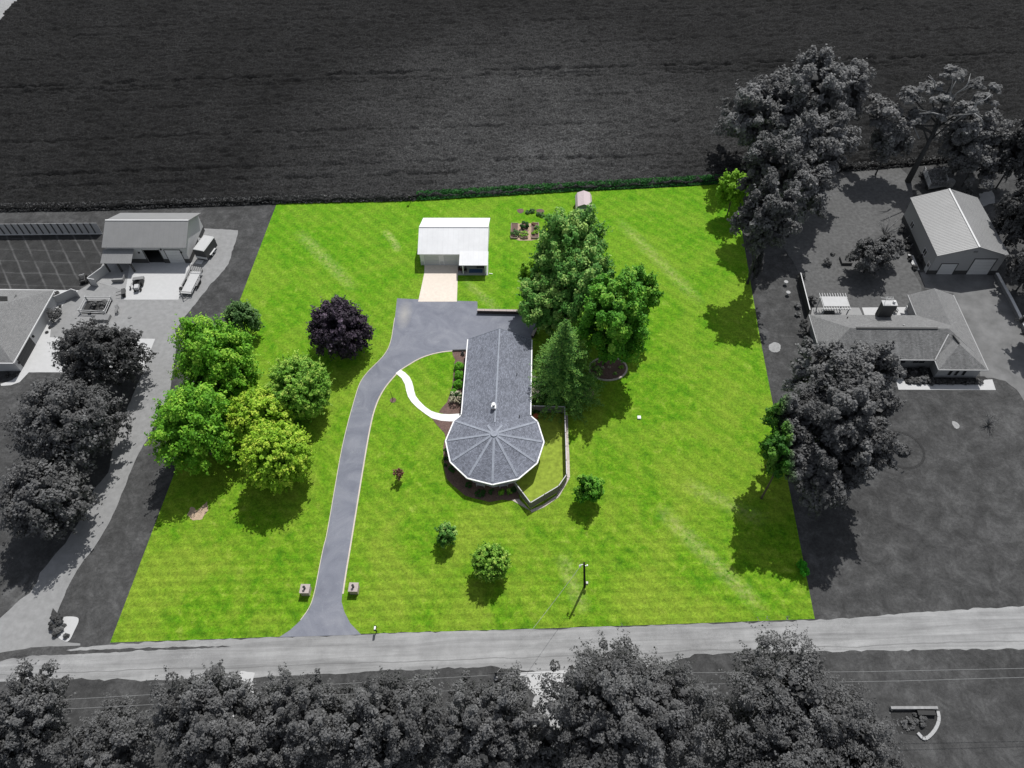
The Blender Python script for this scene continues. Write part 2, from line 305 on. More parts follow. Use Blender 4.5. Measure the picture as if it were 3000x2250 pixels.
# ------------------------------------------------------------------ tagging and mesh helpers
def tag(o, label=None, cat=None, group=None, kind=None):
    if label: o['label'] = label
    if cat: o['category'] = cat
    if group: o['group'] = group
    if kind: o['kind'] = kind
    return o
def empty(name, loc=(0, 0, 0), label=None, cat=None, group=None, rz=0):
    o = bpy.data.objects.new(name, None); o.location = loc; o.rotation_euler = (0, 0, rz); o.empty_display_size = .3
    COL.objects.link(o); return tag(o, label, cat, group)
def link(name, me, mat, parent=None):
    if mat is not None and not me.materials: me.materials.append(mat)
    o = bpy.data.objects.new(name, me); COL.objects.link(o)
    if parent is not None: o.parent = parent
    return o
class MB:
    """collects polygons in world or parent space; build() links them as one mesh"""
    def __init__(s): s.v = []; s.f = []; s.uv = []
    def face(s, pts, uv=None):
        b = len(s.v); s.v += [tuple(p) for p in pts]; s.f.append(tuple(range(b, b+len(pts)))); s.uv.append(uv or [(0, 0)]*len(pts))
    def prism(s, pts, off):
        """closed solid: polygon pts (counter-clockwise seen from +off) and the same moved by off"""
        off = Vector(off); a = [Vector(p) for p in pts]; b = [p+off for p in a]
        s.face(b); s.face(a[::-1])
        for k in range(len(a)):
            j = (k+1) % len(a); s.face([a[k], a[j], b[j], b[k]])
    def flat(s, pts, z0, z1):
        pts = [(p[0], p[1]) for p in pts]
        ar = sum(pts[k][0]*pts[(k+1) % len(pts)][1]-pts[(k+1) % len(pts)][0]*pts[k][1] for k in range(len(pts)))
        if ar < 0: pts = pts[::-1]
        s.prism([(x, y, z0) for x, y in pts], (0, 0, z1-z0))
    def box(s, a, b):
        x0, y0, z0 = [min(a[k], b[k]) for k in range(3)]; x1, y1, z1 = [max(a[k], b[k]) for k in range(3)]
        s.prism([(x0, y0, z0), (x1, y0, z0), (x1, y1, z0), (x0, y1, z0)], (0, 0, z1-z0))
    def bar(s, p, q, wd, ht=None, up=(0, 0, 1)):
        p = Vector(p); q = Vector(q); d = (q-p).normalized(); ht = ht or wd
        sd_ = d.cross(Vector(up));
        if sd_.length < 1e-4: sd_ = d.cross(Vector((1, 0, 0)))
        sd_.normalize(); u = sd_.cross(d).normalized(); a = sd_*wd/2; c = u*ht/2
        s.prism([p-a-c, p-a+c, p+a+c, p+a-c], q-p)
    def tube(s, pts, rad, n=6):
        rings = []
        for k, p in enumerate(pts):
            p = Vector(p); d = (Vector(pts[min(k+1, len(pts)-1)])-Vector(pts[max(k-1, 0)])).normalized()
            a = d.cross(Vector((.31, .95, .1))); a.normalize(); b = d.cross(a)
            r = rad[k] if isinstance(rad, (list, tuple)) else rad
            base = len(s.v); s.v += [tuple(p+(a*math.cos(2*math.pi*i/n)+b*math.sin(2*math.pi*i/n))*r) for i in range(n)]; rings.append(base)
        for r0, r1 in zip(rings, rings[1:]):
            for i in range(n):
                j = (i+1) % n; s.f.append((r0+i, r0+j, r1+j, r1+i)); s.uv.append([(0, 0)]*4)
        s.f.append(tuple(rings[0]+i for i in range(n))[::-1]); s.uv.append([(0, 0)]*n)
        s.f.append(tuple(rings[-1]+i for i in range(n))); s.uv.append([(0, 0)]*n)
    def disc(s, c, r, z0, z1, n=16, sx=1, sy=1):
        s.flat([(c[0]+math.cos(2*math.pi*i/n)*r*sx, c[1]+math.sin(2*math.pi*i/n)*r*sy) for i in range(n)], z0, z1)
    def wheel(s, c, axis, r, wd, n=14):
        axis = Vector(axis).normalized(); a = axis.cross(Vector((0, 0, 1))).normalized(); b = Vector((0, 0, 1)); c = Vector(c)-axis*wd/2
        s.prism([c+(a*math.cos(2*math.pi*i/n)+b*math.sin(2*math.pi*i/n))*r for i in range(n)], axis*wd)
    def build(s, name, mat, parent=None, smooth=False, bevel=0):
        me = bpy.data.meshes.new(name); me.from_pydata(s.v, [], s.f); lay = me.uv_layers.new(name='uv')
        flat = [c for f in s.uv for p in f for c in p]; lay.data.foreach_set('uv', flat)
        me.update()
        if smooth: me.polygons.foreach_set('use_smooth', [True]*len(me.polygons))
        o = link(name, me, MAT[mat] if isinstance(mat, str) else mat, parent)
        if parent is not None: o.matrix_parent_inverse = Matrix.Identity(4); o.location = -Vector(parent_world(parent)); fixrot(o, parent)
        if bevel:
            b = o.modifiers.new('edge', 'BEVEL'); b.width = bevel; b.segments = 1; b.limit_method = 'ANGLE'
        return o
def parent_world(p):
    loc = Vector((0, 0, 0))
    while p is not None: loc += p.location; p = p.parent
    return loc
def fixrot(o, p): pass
# all builders work in world coordinates; things sit at their base, their children carry the negative offset. obj local = world - thing.
def B(name, a, b, mat, parent=None, bevel=0):
    m = MB(); m.box(a, b); return m.build(name, mat, parent, bevel=bevel)
def slab(name, quad, th, mat, parent):
    """a roof slope: quad listed eave-start, eave-end, top-end, top-start; uv in metres along the eave and up the slope"""
    m = MB(); q = [Vector(p) for p in quad]; e = (q[1]-q[0]).normalized(); n = e.cross(q[-1]-q[0]).normalized(); up = n.cross(e)
    if n.z < 0: n = -n; q = q[::-1]; e = (q[1]-q[0]).normalized(); up = n.cross(e)
    uv = [((p-q[0]).dot(e), (p-q[0]).dot(up)) for p in q]
    m.face(q, uv); lo = [p-n*th for p in q]; m.face(lo[::-1])
    for k in range(len(q)):
        j = (k+1) % len(q); m.face([lo[k], lo[j], q[j], q[k]])
    return m.build(name, mat, parent)
def ribs(name, e0, e1, t0, t1, step, mat, parent, wd=.05, ht=.035):
    """standing seams of a metal roof, from the eave line e0-e1 to the top line t0-t1"""
    e0, e1, t0, t1 = map(Vector, (e0, e1, t0, t1)); n = max(2, int((e1-e0).length/step)); m = MB()
    up = (e1-e0).cross(t0-e0).normalized(); up = up if up.z > 0 else -up
    for k in range(n+1):
        f = k/n; m.bar(e0.lerp(e1, f)+up*.015, t0.lerp(t1, f)+up*.015, wd, ht, up)
    o = m.build(name, mat, parent); o['kind'] = 'stuff'; return o
rng = np.random.default_rng(7); rnd = random.Random(5)
def jag(pts, step=.6, amp=.12, seed=0, closed=True):
    out = []; n = len(pts); r = random.Random(seed)
    for k in range(n if closed else n-1):
        a = Vector((pts[k][0], pts[k][1], 0)); b = Vector((pts[(k+1) % n][0], pts[(k+1) % n][1], 0)); L = (b-a).length; m = max(1, int(L/step)); nn = Vector((-(b-a).y, (b-a).x, 0))/max(L, 1e-6)
        for i in range(m):
            p = a.lerp(b, i/m); j = (mnoise.noise(Vector((p.x*.7, p.y*.7, seed)))+r.uniform(-.5, .5)*.8)*amp; out.append(p+nn*j)
    return out
def smooth_poly(pts, it=2, closed=True):
    pts = [Vector((p[0], p[1], 0)) for p in pts]
    for _ in range(it):
        o = []; n = len(pts)
        for k in range(n if closed else n-1):
            a, b = pts[k], pts[(k+1) % n]; o += [a.lerp(b, .25), a.lerp(b, .75)]
        if not closed: o = [pts[0]]+o+[pts[-1]]
        pts = o
    return pts
def sheet(name, pts, z, mat, th=0.0, label=None, kind='structure', cat=None):
    m = MB()
    if th: m.flat(pts, z-th, z)
    else:
        p2 = [(p[0], p[1]) for p in pts]; ar = sum(p2[k][0]*p2[(k+1) % len(p2)][1]-p2[(k+1) % len(p2)][0]*p2[k][1] for k in range(len(p2)))
        if ar < 0: p2 = p2[::-1]
        m.face([(x, y, z) for x, y in p2])
    o = m.build(name, mat); return tag(o, label, cat, kind=kind)

# ------------------------------------------------------------------ foliage
def leaves_mesh(name, pts, nrm, size, jitter=.55, tint=None, narrow=1.0):
    """one small folded leaf cluster (two triangles) per point"""
    n = len(pts); r = rng
    nn = nrm + r.normal(0, jitter, (n, 3)); nn /= np.linalg.norm(nn, axis=1, keepdims=True)+1e-9
    a = np.cross(nn, r.normal(0, 1, (n, 3))); a /= np.linalg.norm(a, axis=1, keepdims=True)+1e-9; b = np.cross(nn, a)
    s = size*r.uniform(.6, 1.3, (n, 1)); k = s*narrow
    fold = nn*s*.25
    v = np.stack([pts-a*s, pts-b*k+fold*0, pts+a*s, pts+b*k], 1); v[:, 0] -= fold; v[:, 2] -= fold
    v = v.reshape(-1, 3)
    me = bpy.data.meshes.new(name); me.vertices.add(4*n); me.vertices.foreach_set('co', v.ravel().astype(np.float32))
    idx = (np.arange(n)[:, None]*4+np.array([[0, 1, 3, 1, 2, 3]])).ravel()
    me.loops.add(6*n); me.loops.foreach_set('vertex_index', idx.astype(np.int32))
    me.polygons.add(2*n); me.polygons.foreach_set('loop_start', (np.arange(2*n)*3).astype(np.int32))
    at = me.attributes.new('tint', 'FLOAT', 'FACE')
    t = tint if tint is not None else r.uniform(0, 1, n)
    at.data.foreach_set('value', np.repeat(t, 2).astype(np.float32))
    me.update(); me.validate(); return me
def crown_points(rx, rz, n, lobes=60, lobe_r=.26, shell=(.62, .92), lump=.12, low=-.75, shape='oval', up=.35, seed=0, spray=1.6):
    r = np.random.default_rng(seed+11)
    d = r.normal(0, 1, (lobes, 3)); d /= np.linalg.norm(d, axis=1, keepdims=True)
    d = d[d[:, 2] > low]; L = len(d)
    ph = r.uniform(0, 6.28, 6); az = np.arctan2(d[:, 1], d[:, 0])
    lum = 1+lump*(np.sin(2*az+ph[0]+2*d[:, 2])+.7*np.sin(3*az+ph[1]-3*d[:, 2])+.5*np.sin(5*az+ph[2]))
    rad = r.uniform(shell[0], shell[1], L)*lum
    c = d*rad[:, None]
    if shape == 'cone': c[:, :2] *= (np.clip(1-(c[:, 2]+1)/2.15, .08, 1)**.75*1.35)[:, None]
    if shape == 'egg': c[:, :2] *= (1.08-.28*np.clip(c[:, 2], -1, 1))[:, None]
    lr = lobe_r*r.uniform(.55, 1.25, L)
    k = r.integers(0, L, n*2); e = r.normal(0, 1, (n*2, 3)); e[:, 2] += up; e /= np.linalg.norm(e, axis=1, keepdims=True)
    p = c[k]+e*(lr[k]*r.uniform(.55, 1.06, n*2)**.6)[:, None]
    # drop leaves that are deep inside the crown
    deep = np.zeros(len(p), bool)
    for i in range(0, L):
        q = p-c[i]; deep |= (np.einsum('ij,ij->i', q, q) < (lr[i]*.55)**2)
    keep = ~deep; p = p[keep][:n]; e = e[keep][:n]; k = k[keep][:n]
    # leafy shoots that stand out of the outline
    ns = int(L*spray)
    if ns:
        ks = r.integers(0, L, ns); m_ = max(4, int(n*.16/ns)); dirs = c[ks]/np.linalg.norm(c[ks], axis=1, keepdims=True)+r.normal(0, .3, (ns, 3))+np.array([0, 0, .25]); dirs /= np.linalg.norm(dirs, axis=1, keepdims=True)
        ln = r.uniform(.10, .24, ns)+lobe_r*.5; t = r.uniform(.2, 1, (ns, m_)); sp = c[ks][:, None]+dirs[:, None]*(ln[:, None]*t)[..., None]+r.normal(0, .016, (ns, m_, 3))*(1.6-t)[..., None]
        p = np.concatenate([p, sp.reshape(-1, 3)]); e = np.concatenate([e, np.repeat(dirs, m_, 0)]); k = np.concatenate([k, np.repeat(ks, m_)])
    tl = r.uniform(0, 1, L); tint = np.clip(.55*tl[k]+.45*r.uniform(0, 1, len(p)), 0, 1)
    nr = e*.6+p/np.maximum(np.linalg.norm(p, axis=1, keepdims=True), .2)*.5+np.array([0, 0, .75])
    S = np.array([rx, rx, rz]); return p*S, nr, tint, c*S
def limb_tree(m, base, top, r0, tips, r):
    """trunk from base to top and limbs out to the tips"""
    base = Vector(base); top = Vector(top); mid = base.lerp(top, .5)+Vector((r.uniform(-.2, .2), r.uniform(-.2, .2), 0))
    m.tube([base, base+(mid-base)*.12, mid, top], [r0*1.35, r0, r0*.72, r0*.3], 8)
    for t in tips:
        t = Vector(t); f = r.uniform(.25, .8); s = base.lerp(top, f); k = s.lerp(t, .5)+Vector((r.uniform(-.3, .3), r.uniform(-.3, .3), .25*(t-s).length*.5))
        rr = r0*(.55-.35*f); m.tube([s, k, t], [rr, rr*.6, rr*.2], 5)
tree_meshes = {}
def tree(name, label, cat, cu, cv, rpx, rz=None, zb=1.5, mat='maple', n=3500, leaf=.24, group=None, lobes=70, lobe_r=.24, shape='oval',
         lump=.08, seed=None, bark='bark', low=-.75, rzk=1.0, limbs=7, shell=(.62, .95), r0=None, jitter=.62, lean=(0, 0), narrow=.75, spray=1.6):
    """cu, cv: crown centre in the photograph's 2212-wide view; rpx its half width there; zb height of the crown's underside"""
    seed = seed if seed is not None else int(cu*7+cv)
    p = A(cu, cv, zb+3); rx = pxm(rpx, p); rz = (rz if rz else rx*.9)*rzk; zc = zb+rz; p = A(cu, cv, zc); rx = pxm(rpx, p)*1.02
    t = empty(name, (p.x, p.y, 0), label, cat, group)
    pts, nr, tint, c = crown_points(rx, rz, int(n*1.8), int(lobes*1.9), lobe_r*.76, shell, lump, low, shape, seed=seed, spray=spray)
    # larger, hidden inner leaves close the crown so that daylight does not pass straight through
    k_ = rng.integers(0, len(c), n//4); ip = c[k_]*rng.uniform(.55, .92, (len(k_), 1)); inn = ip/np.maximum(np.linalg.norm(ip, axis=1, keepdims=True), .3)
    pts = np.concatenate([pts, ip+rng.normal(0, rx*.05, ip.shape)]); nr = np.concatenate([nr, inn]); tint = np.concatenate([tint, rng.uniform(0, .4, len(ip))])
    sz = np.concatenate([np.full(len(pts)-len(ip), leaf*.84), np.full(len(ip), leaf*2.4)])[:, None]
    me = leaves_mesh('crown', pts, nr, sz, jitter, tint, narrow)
    o = link('crown', me, LEAF[mat], t); o.location = (lean[0], lean[1], zc)
    m = MB(); r = random.Random(seed); tips = [Vector(x)*.8+Vector((lean[0], lean[1], zc)) for x in c[:limbs]]
    limb_tree(m, (0, 0, -.1), (lean[0]*.9, lean[1]*.9, zc+rz*.45), r0 or max(.09, rx*.045), tips, r)
    link('trunk', m_to_mesh(m, 'trunk'), MAT[bark], t)
    return t
def m_to_mesh(m, name):
    me = bpy.data.meshes.new(name); me.from_pydata(m.v, [], m.f); me.update(); me.polygons.foreach_set('use_smooth', [True]*len(me.polygons)); return me
def bush(name, label, p, rx, rz, mat, n=350, leaf=.1, cat='shrub', group=None, lobes=24, ry=None, seed=None, z=0, parent=None, lump=.06, low=-.3):
    seed = seed if seed is not None else int(abs(p.x*31+p.y*17)*10); k0 = .95 if cat in ('plant', 'flowers') and 'garden' in name else .64; rx *= k0; rz *= k0; ry = ry and ry*.64; leaf *= .85
    pts, nr, tint, c = crown_points(rx, rz, n, lobes, .3, (.6, .85), lump, low, seed=seed, spray=.3)
    if ry: pts[:, 1] *= ry/rx
    me = leaves_mesh(name, pts, nr, leaf, .5, tint)
    o = link(name, me, LEAF[mat]); o.location = (p.x, p.y, z+rz*.55); return tag(o, label, cat, group)
def gable_y(t, x0, x1, y0, y1, ze, zr, xr, over, mat, th=.1, nm='roof'):
    """two slopes with the ridge along y"""
    s1 = slab(nm, [(x0, y0, ze), (x0, y1, ze), (xr, y1, zr), (xr, y0, zr)], th, mat, t)
    s2 = slab(nm, [(x1, y1, ze), (x1, y0, ze), (xr, y0, zr), (xr, y1, zr)], th, mat, t); return s1, s2
def gable_x(t, x0, x1, y0, y1, ze, zr, yr, mat, th=.1, nm='roof'):
    s1 = slab(nm, [(x1, y0, ze), (x0, y0, ze), (x0, yr, zr), (x1, yr, zr)], th, mat, t)
    s2 = slab(nm, [(x0, y1, ze), (x1, y1, ze), (x1, yr, zr), (x0, yr, zr)], th, mat, t); return s1, s2
def window(t, c, wd, ht, axis, out, frame='white', pane='glass', cross=True):
    """window on a wall: centre c, along axis 'x' or 'y', out = +-1 outward"""
    c = Vector(c); a = Vector((1, 0, 0)) if axis == 'x' else Vector((0, 1, 0)); n = Vector((0, out, 0)) if axis == 'x' else Vector((out, 0, 0)); k = .07
    def bx(m, u0, u1, z0, z1, d0, d1):
        p = c+a*u0+n*d0; q = c+a*u1+n*d1; m.box((p.x, p.y, c.z+z0), (q.x, q.y, c.z+z1))
    m = MB(); bx(m, -wd/2, wd/2, -ht/2, -ht/2+k, .002, .07); bx(m, -wd/2, wd/2, ht/2-k, ht/2, .002, .07)
    bx(m, -wd/2, -wd/2+k, -ht/2+k, ht/2-k, .002, .07); bx(m, wd/2-k, wd/2, -ht/2+k, ht/2-k, .002, .07)
    f = m.build('window', frame, t)
    m = MB(); bx(m, -wd/2+k, wd/2-k, -ht/2+k, ht/2-k, .004, .02); m.build('pane', pane, f)
    if cross:
        m = MB(); bx(m, -.03, .03, -ht/2+k, ht/2-k, .021, .055); m.build('mullion', frame, f)
    return f
def garage_door(t, x0, x1, y, z0, z1, mat, n=4, frame='g_dark', out=-1, fr=.09):
    m = MB(); m.box((x0-fr, y+out*.002, z0), (x0, y+out*.06, z1+fr)); m.box((x1, y+out*.002, z0), (x1+fr, y+out*.06, z1+fr)); m.box((x0, y+out*.002, z1), (x1, y+out*.06, z1+fr))
    d = m.build('garage_door', frame, t)
    for k in range(n):
        a = z0+(z1-z0)*k/n; b = z0+(z1-z0)*(k+1)/n-.025
        m = MB(); m.box((x0+.004, y+out*.003, a), (x1-.004, y+out*.035, b)); m.build('door_panel', mat, d)
    return d
def at_y(f, x, y, yt):
    a, b = f(x, y, 0), f(x, y, 10); k = (yt-a.y)/(b.y-a.y); return a.lerp(b, k)
def at_x(f, x, y, xt):
    a, b = f(x, y, 0), f(x, y, 10); k = (xt-a.x)/(b.x-a.x); return a.lerp(b, k)
# ------------------------------------------------------------------ the setting
sheet('ground', [(-900, -400), (900, -400), (900, 1500), (-900, 1500)], 0, 'ground')
lawn_pts = [A(598, 439), A(740, 436), A(880, 434), A(1060, 424), A(1240, 413), A(1400, 407), A(1585, 396), A(1640, 720), A(1700, 1030), A(1760, 1337),
            A(1400, 1350), A(1100, 1360), A(780, 1369), A(610, 1375), A(420, 1382), A(238, 1388), A(360, 1066), A(420, 908), A(490, 722), A(545, 578)]
sheet('lawn', lawn_pts, .012, 'lawn')
green_fade = jag([L1(1420, 1200), L1(1560, 960), L1(1900, 850), L1(2000, 860), L1(1900, 1300)], .5, .3, 3)
# crop field: a canopy of rows with a real edge
edge_px = [(-300, 462), (0, 457), (200, 454), (600, 440), (880, 434), (1240, 413), (1585, 395), (1821, 371), (2041, 352), (2300, 330), (2700, 300)]
edge = [A(*p) for p in edge_px]; ex = [p.x for p in edge]; ey = [p.y for p in edge]
def field():
    nx, ny = 620, 520; x = np.linspace(-185, 175, nx); dy = np.concatenate([[0, .05, .15], np.linspace(.3, 150, ny)**1.0])
    X, D = np.meshgrid(x, dy); Y0 = np.interp(X, ex, ey); Y = Y0+D
    r = np.random.default_rng(3)
    def sm(a, k):
        for _ in range(k): a = (a+np.roll(a, 1, 0)+np.roll(a, -1, 0)+np.roll(a, 1, 1)+np.roll(a, -1, 1))/5
        return a
    n1 = sm(r.normal(0, 1, X.shape), 1); n2 = sm(r.normal(0, 1, X.shape), 6); n1 /= n1.std(); n2 /= n2.std()
    Z = .85+.17*n1+.07*n2
    t = (Y-.052*X)
    Z += .03*np.sin(t*2*np.pi/1.52+.4*n2)
    # tramlines where the sprayer wheels pressed the rows down
    for c0, wgt in ((A(700, 172), .65), (A(700, 188), .6), (A(1500, 143), .65), (A(1500, 155), .6), (A(400, 380), .35), (A(700, 330), .3), (A(1300, 345), .7), (A(1280, 372), .65), (A(1000, 405), .25), (A(1900, 75), .4), (A(600, 400), .3), (A(500, 300), .3), (A(1500, 265), .35), (A(900, 60), .35), (A(400, 240), .3), (A(1300, 30), .35), (A(1000, 425), .3)):
        tc = c0.y-.052*c0.x; Z -= wgt*np.exp(-((t-tc+.5*np.sin(X*.03))/.33)**2)*(.55+.45*np.tanh(n2*1.5+.4))
    a, b = A(60, 230), A(165, 45); dn = Vector((-(b-a).y, (b-a).x)).normalized()
    for s in (0, 2.2): Z -= .35*np.exp(-(((X-a.x)*dn.x+(Y-a.y)*dn.y-s)/.35)**2)*(Y > a.y-12)
    Z[0] = 0; Z[1] = .45+.12*n1[1]; Z[2] = .75+.1*n1[2]
    X = X+.06*n2; Y = Y.copy(); Y[1:] += .12*n1[1:]
    vid = np.arange(X.size).reshape(X.shape)
    q = np.stack([vid[:-1, :-1], vid[:-1, 1:], vid[1:, 1:], vid[1:, :-1]], -1).reshape(-1, 4)
    # the field ends at the pale track in the far corner
    p0, p1 = A(-20, 75), A(50, -12); cx = X.ravel()[q[:, 0]]; cy = Y.ravel()[q[:, 0]]
    side = (p1.x-p0.x)*(cy-p0.y)-(p1.y-p0.y)*(cx-p0.x); q = q[side < 0]
    me = bpy.data.meshes.new('crop_field'); me.vertices.add(X.size); me.vertices.foreach_set('co', np.stack([X, Y, Z], -1).ravel().astype(np.float32))
    me.loops.add(q.size); me.loops.foreach_set('vertex_index', q.ravel().astype(np.int32)); me.polygons.add(len(q)); me.polygons.foreach_set('loop_start', (np.arange(len(q))*4).astype(np.int32))
    me.polygons.foreach_set('use_smooth', np.ones(len(q), bool)); me.update(); me.validate()
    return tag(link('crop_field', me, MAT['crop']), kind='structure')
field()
sheet('far_track', [A(-120, 160), A(-10, 62), A(55, -20), A(-60, -60), A(-300, 60)], .02, 'gravel')
def edge_plants(name, x0, x1, n, mat, dep, zt, size, label):
    r = rng; x = r.uniform(x0, x1, n); d = r.uniform(-.25, dep, n); y = np.interp(x, ex, ey)+d
    z = np.clip(zt*(.25+.85*np.clip((d+.3)/1.0, 0, 1)), 0, 1.2)*r.uniform(.6, 1.12, n)
    me = leaves_mesh(name, np.stack([x, y, z], 1), np.tile(np.array([0, -.35, .8]), (n, 1)), size, .6)
    return tag(link(name, me, LEAF[mat]), label, kind='stuff')
edge_plants('green_crop_row', A(900, 434).x, A(1592, 398).x, 9000, 'crop', 1.5, .95, .15, 'green soybean plants along the lawn edge of the field')
edge_plants('grey_crop_row', -150, A(900, 434).x, 7000, 'greyd', 1.2, .95, .15, 'dark grey crop plants along the field edge')
edge_plants('grey_crop_verge', A(1600, 396).x, 160, 5000, 'greyd', 1.2, .95, .15, 'dark grey crop plants behind the tall trees')
# road
rd = [A(-200, 1432), A(0, 1428), A(150, 1402), A(238, 1391), A(780, 1370), A(1200, 1357), A(1760, 1340), A(2212, 1308), A(2500, 1288), A(2500, 1386), A(2212, 1400), A(1760, 1408), A(1500, 1412), A(1440, 1438), A(1240, 1452), A(1150, 1450),
      A(1060, 1440), A(800, 1450), A(560, 1464), A(330, 1470), A(150, 1466), A(0, 1474), A(-200, 1490)]
sheet('road', jag(rd, .7, .22, 1), .012, 'road')
sheet('road_verge', jag([B1(60, 470), B1(500, 455), B1(900, 440), B1(1440, 425), B1(1500, 432), B1(900, 458), B1(500, 478), B1(60, 495)], .4, .12, 6), .02, 'ground')
# driveway
left_e = [C3(175, 1035), N2(1975, 450), N2(1945, 640), N2(1925, 780), N2(1880, 930), N2(1800, 1060), N2(1700, 1165), N2(1530, 1330), N2(1420, 1480), N2(1360, 1640), A(742, 950), A(723, 1060), A(706, 1160),
          B2(330, 0), B2(300, 150), B2(270, 310), B2(240, 400), B2(180, 480), B2(110, 545), B2(40, 590)]
right_e = [B2(572, 574), B2(500, 500), B2(462, 425), B2(444, 360), B2(448, 310), B2(470, 160), B2(496, 10), A(775, 1060), N7(135, 1640), N7(190, 1350), N7(245, 1120), N7(330, 900), N7(440, 720), N7(560, 580), N7(670, 462),
           N7(820, 370), N7(960, 285), N7(1120, 220), N7(1300, 175), N7(1450, 155), N7(1540, 150), N7(1760, 140)]
hub = [C4(1480, 700), C4(1500, 350), C4(1560, 225), C3(1330, 1200), C3(1215, 1166), C3(828, 1157), C3(825, 1060), C3(500, 1050)]
sheet('driveway', left_e+right_e+hub, .03, 'asphalt')
m = MB(); ed = [Vector((p.x, p.y, 0)) for p in smooth_poly(right_e[4:-1], 2, False)]
for a, b in zip(ed, ed[1:]):
    n_ = Vector((-(b-a).y, (b-a).x, 0)).normalized()*-.19
    m.flat([a, b, b+n_, a+n_], .0, .05)
o = m.build('driveway_edging', 'pink_kerb'); tag(o, kind='structure')
m = MB(); ed = [Vector((p.x, p.y, 0)) for p in smooth_poly(left_e[1:-2], 2, False)]
for a, b in zip(ed, ed[1:]):
    n_ = Vector((-(b-a).y, (b-a).x, 0)).normalized()*-.09
    m.flat([a, b, b+n_, a+n_], .0, .036)
tag(m.build('driveway_verge', 'pink_kerb'), kind='structure')
sheet('concrete_apron', [C3(398, 745), C3(680, 745), C3(680, 765), C3(667, 830), C3(660, 1062), C3(346, 1062), C3(375, 930), C3(396, 830)], .045, 'concrete', .05)
sheet('porch_slab', [WB(1040, 1240), WB(1700, 1240), WB(1695, 1522), WB(1040, 1522)], .05, 'g_conc', .06)
up_e = [(680, 460), (760, 510), (830, 580), (870, 660), (890, 730), (905, 810), (930, 890), (990, 970), (1080, 1060), (1180, 1130), (1250, 1155), (1340, 1178), (1480, 1185), (1700, 1170), (1760, 1165)]
lo_e = [(605, 520), (700, 600), (755, 700), (775, 800), (805, 900), (860, 985), (950, 1075), (1080, 1175), (1190, 1250), (1340, 1290), (1480, 1300), (1620, 1300), (1700, 1290)]
wk = [N7(*p) for p in up_e]+[N7(*p) for p in lo_e[::-1]]
sheet('curved_walkway', wk, .07, 'walkway', .09)
sheet('mulch_bed_west', jag([N7(1520, 160), N7(1760, 150), N7(1740, 700), N7(1710, 1175), N7(1400, 1180), N7(1300, 1150), N7(1370, 1060), N7(1440, 985), N7(1475, 880), N7(1520, 740), N7(1535, 560), N7(1550, 380), N7(1565, 300), N7(1530, 220)], .5, .05, 2), .04, 'mulch', .04)
sheet('mulch_bed_walk', jag([N7(1195, 1255), N7(1480, 1300), N7(1620, 1300), N7(1500, 1560), N7(1420, 1600), N7(1390, 1480), N7(1330, 1420), N7(1260, 1340)], .5, .04, 3), .04, 'mulch', .04)
sheet('mulch_bed_round', jag([C5(380, 510), C5(365, 600), C5(368, 720), C5(375, 830), C5(400, 930), C5(480, 1012), C5(595, 1112), C5(720, 1150), C5(860, 1182), C5(1000, 1160), C5(1110, 1168), C5(1200, 1180), C5(1150, 1000), C5(905, 850), C5(650, 750), C5(500, 600)], .5, .04, 4), .04, 'mulch', .04)
sheet('gate_pad', [C5(1100, 1160), C5(1180, 1150), C5(1302, 1275), C5(1210, 1225)], .05, 'stone', .05)
sheet('dog_run_turf', [(-1.0, 64.9), (4.02, 64.9), (4.1, 53.3), (2.97, 51.4), (-.88, 48.8), (-3.2, 52.0), (-2.5, 54), (-.8, 57), (-1.2, 60)], .03, 'turf')
def ribbon(name, pts, wd, z, mat, kind='structure', closed=False, it=1, label=None):
    ed = smooth_poly(pts, it, closed) if it else [Vector((p.x, p.y, 0)) for p in pts]; m = MB()
    for a, b in zip(ed, ed[1:]+([ed[0]] if closed else [])):
        n_ = Vector((-(b-a).y, (b-a).x, 0)).normalized()*wd/2
        m.flat([a-n_, b-n_, b+n_, a+n_], 0, z)
    return tag(m.build(name, mat), label, kind=kind)
ribbon('stone_strip', [YD(880, 350), YD(888, 700), YD(905, 1000), YD(915, 1380), C5(1712, 925), C5(1600, 1120), C5(1450, 1225), C5(1310, 1285)], .42, .06, 'stone', it=0)
sheet('side_patio', [N3(470, 880), N3(560, 900), N3(600, 1150), N3(470, 1260)], .05, 'concrete', .05)
sheet('bare_patch', jag([L2(1215, 1010), L2(1240, 960), L2(1280, 985), L2(1345, 925), L2(1350, 985), L2(1310, 1040), L2(1250, 1050)], .25, .2, 9), .018, 'soil')
sheet('worn_lawn_patch', jag(smooth_poly([N3(1080, 1020), N3(1250, 1010), N3(1300, 1150), N3(1150, 1230)], 2), .3, .25, 2), .018, 'soil')
# island bed under the maples
isl = [N3(1225+240+245*math.cos(a), 800+150*math.sin(a)) for a in [k*math.pi/14 for k in range(28)]]
sheet('tree_island_bed', isl, .05, 'mulch', .05); ribbon('island_stone_edge', isl, .28, .12, 'stone', closed=True, it=0)
sheet('mulch_mound', jag(smooth_poly([S2(380, 640), S2(450, 600), S2(545, 610), S2(540, 680), S2(470, 710)], 2), .3, .08, 2), .03, 'mulch')
sheet('mulch_mound_east', jag(smooth_poly([S2(800, 640), S2(880, 600), S2(990, 630), S2(980, 700), S2(850, 690)], 2), .3, .08, 5), .03, 'mulch')
sheet('garden_path', [S2(280, 930), S2(870, 915), S2(880, 1260), S2(700, 1290), S2(450, 1290), S2(280, 1240)], .02, 'soil')
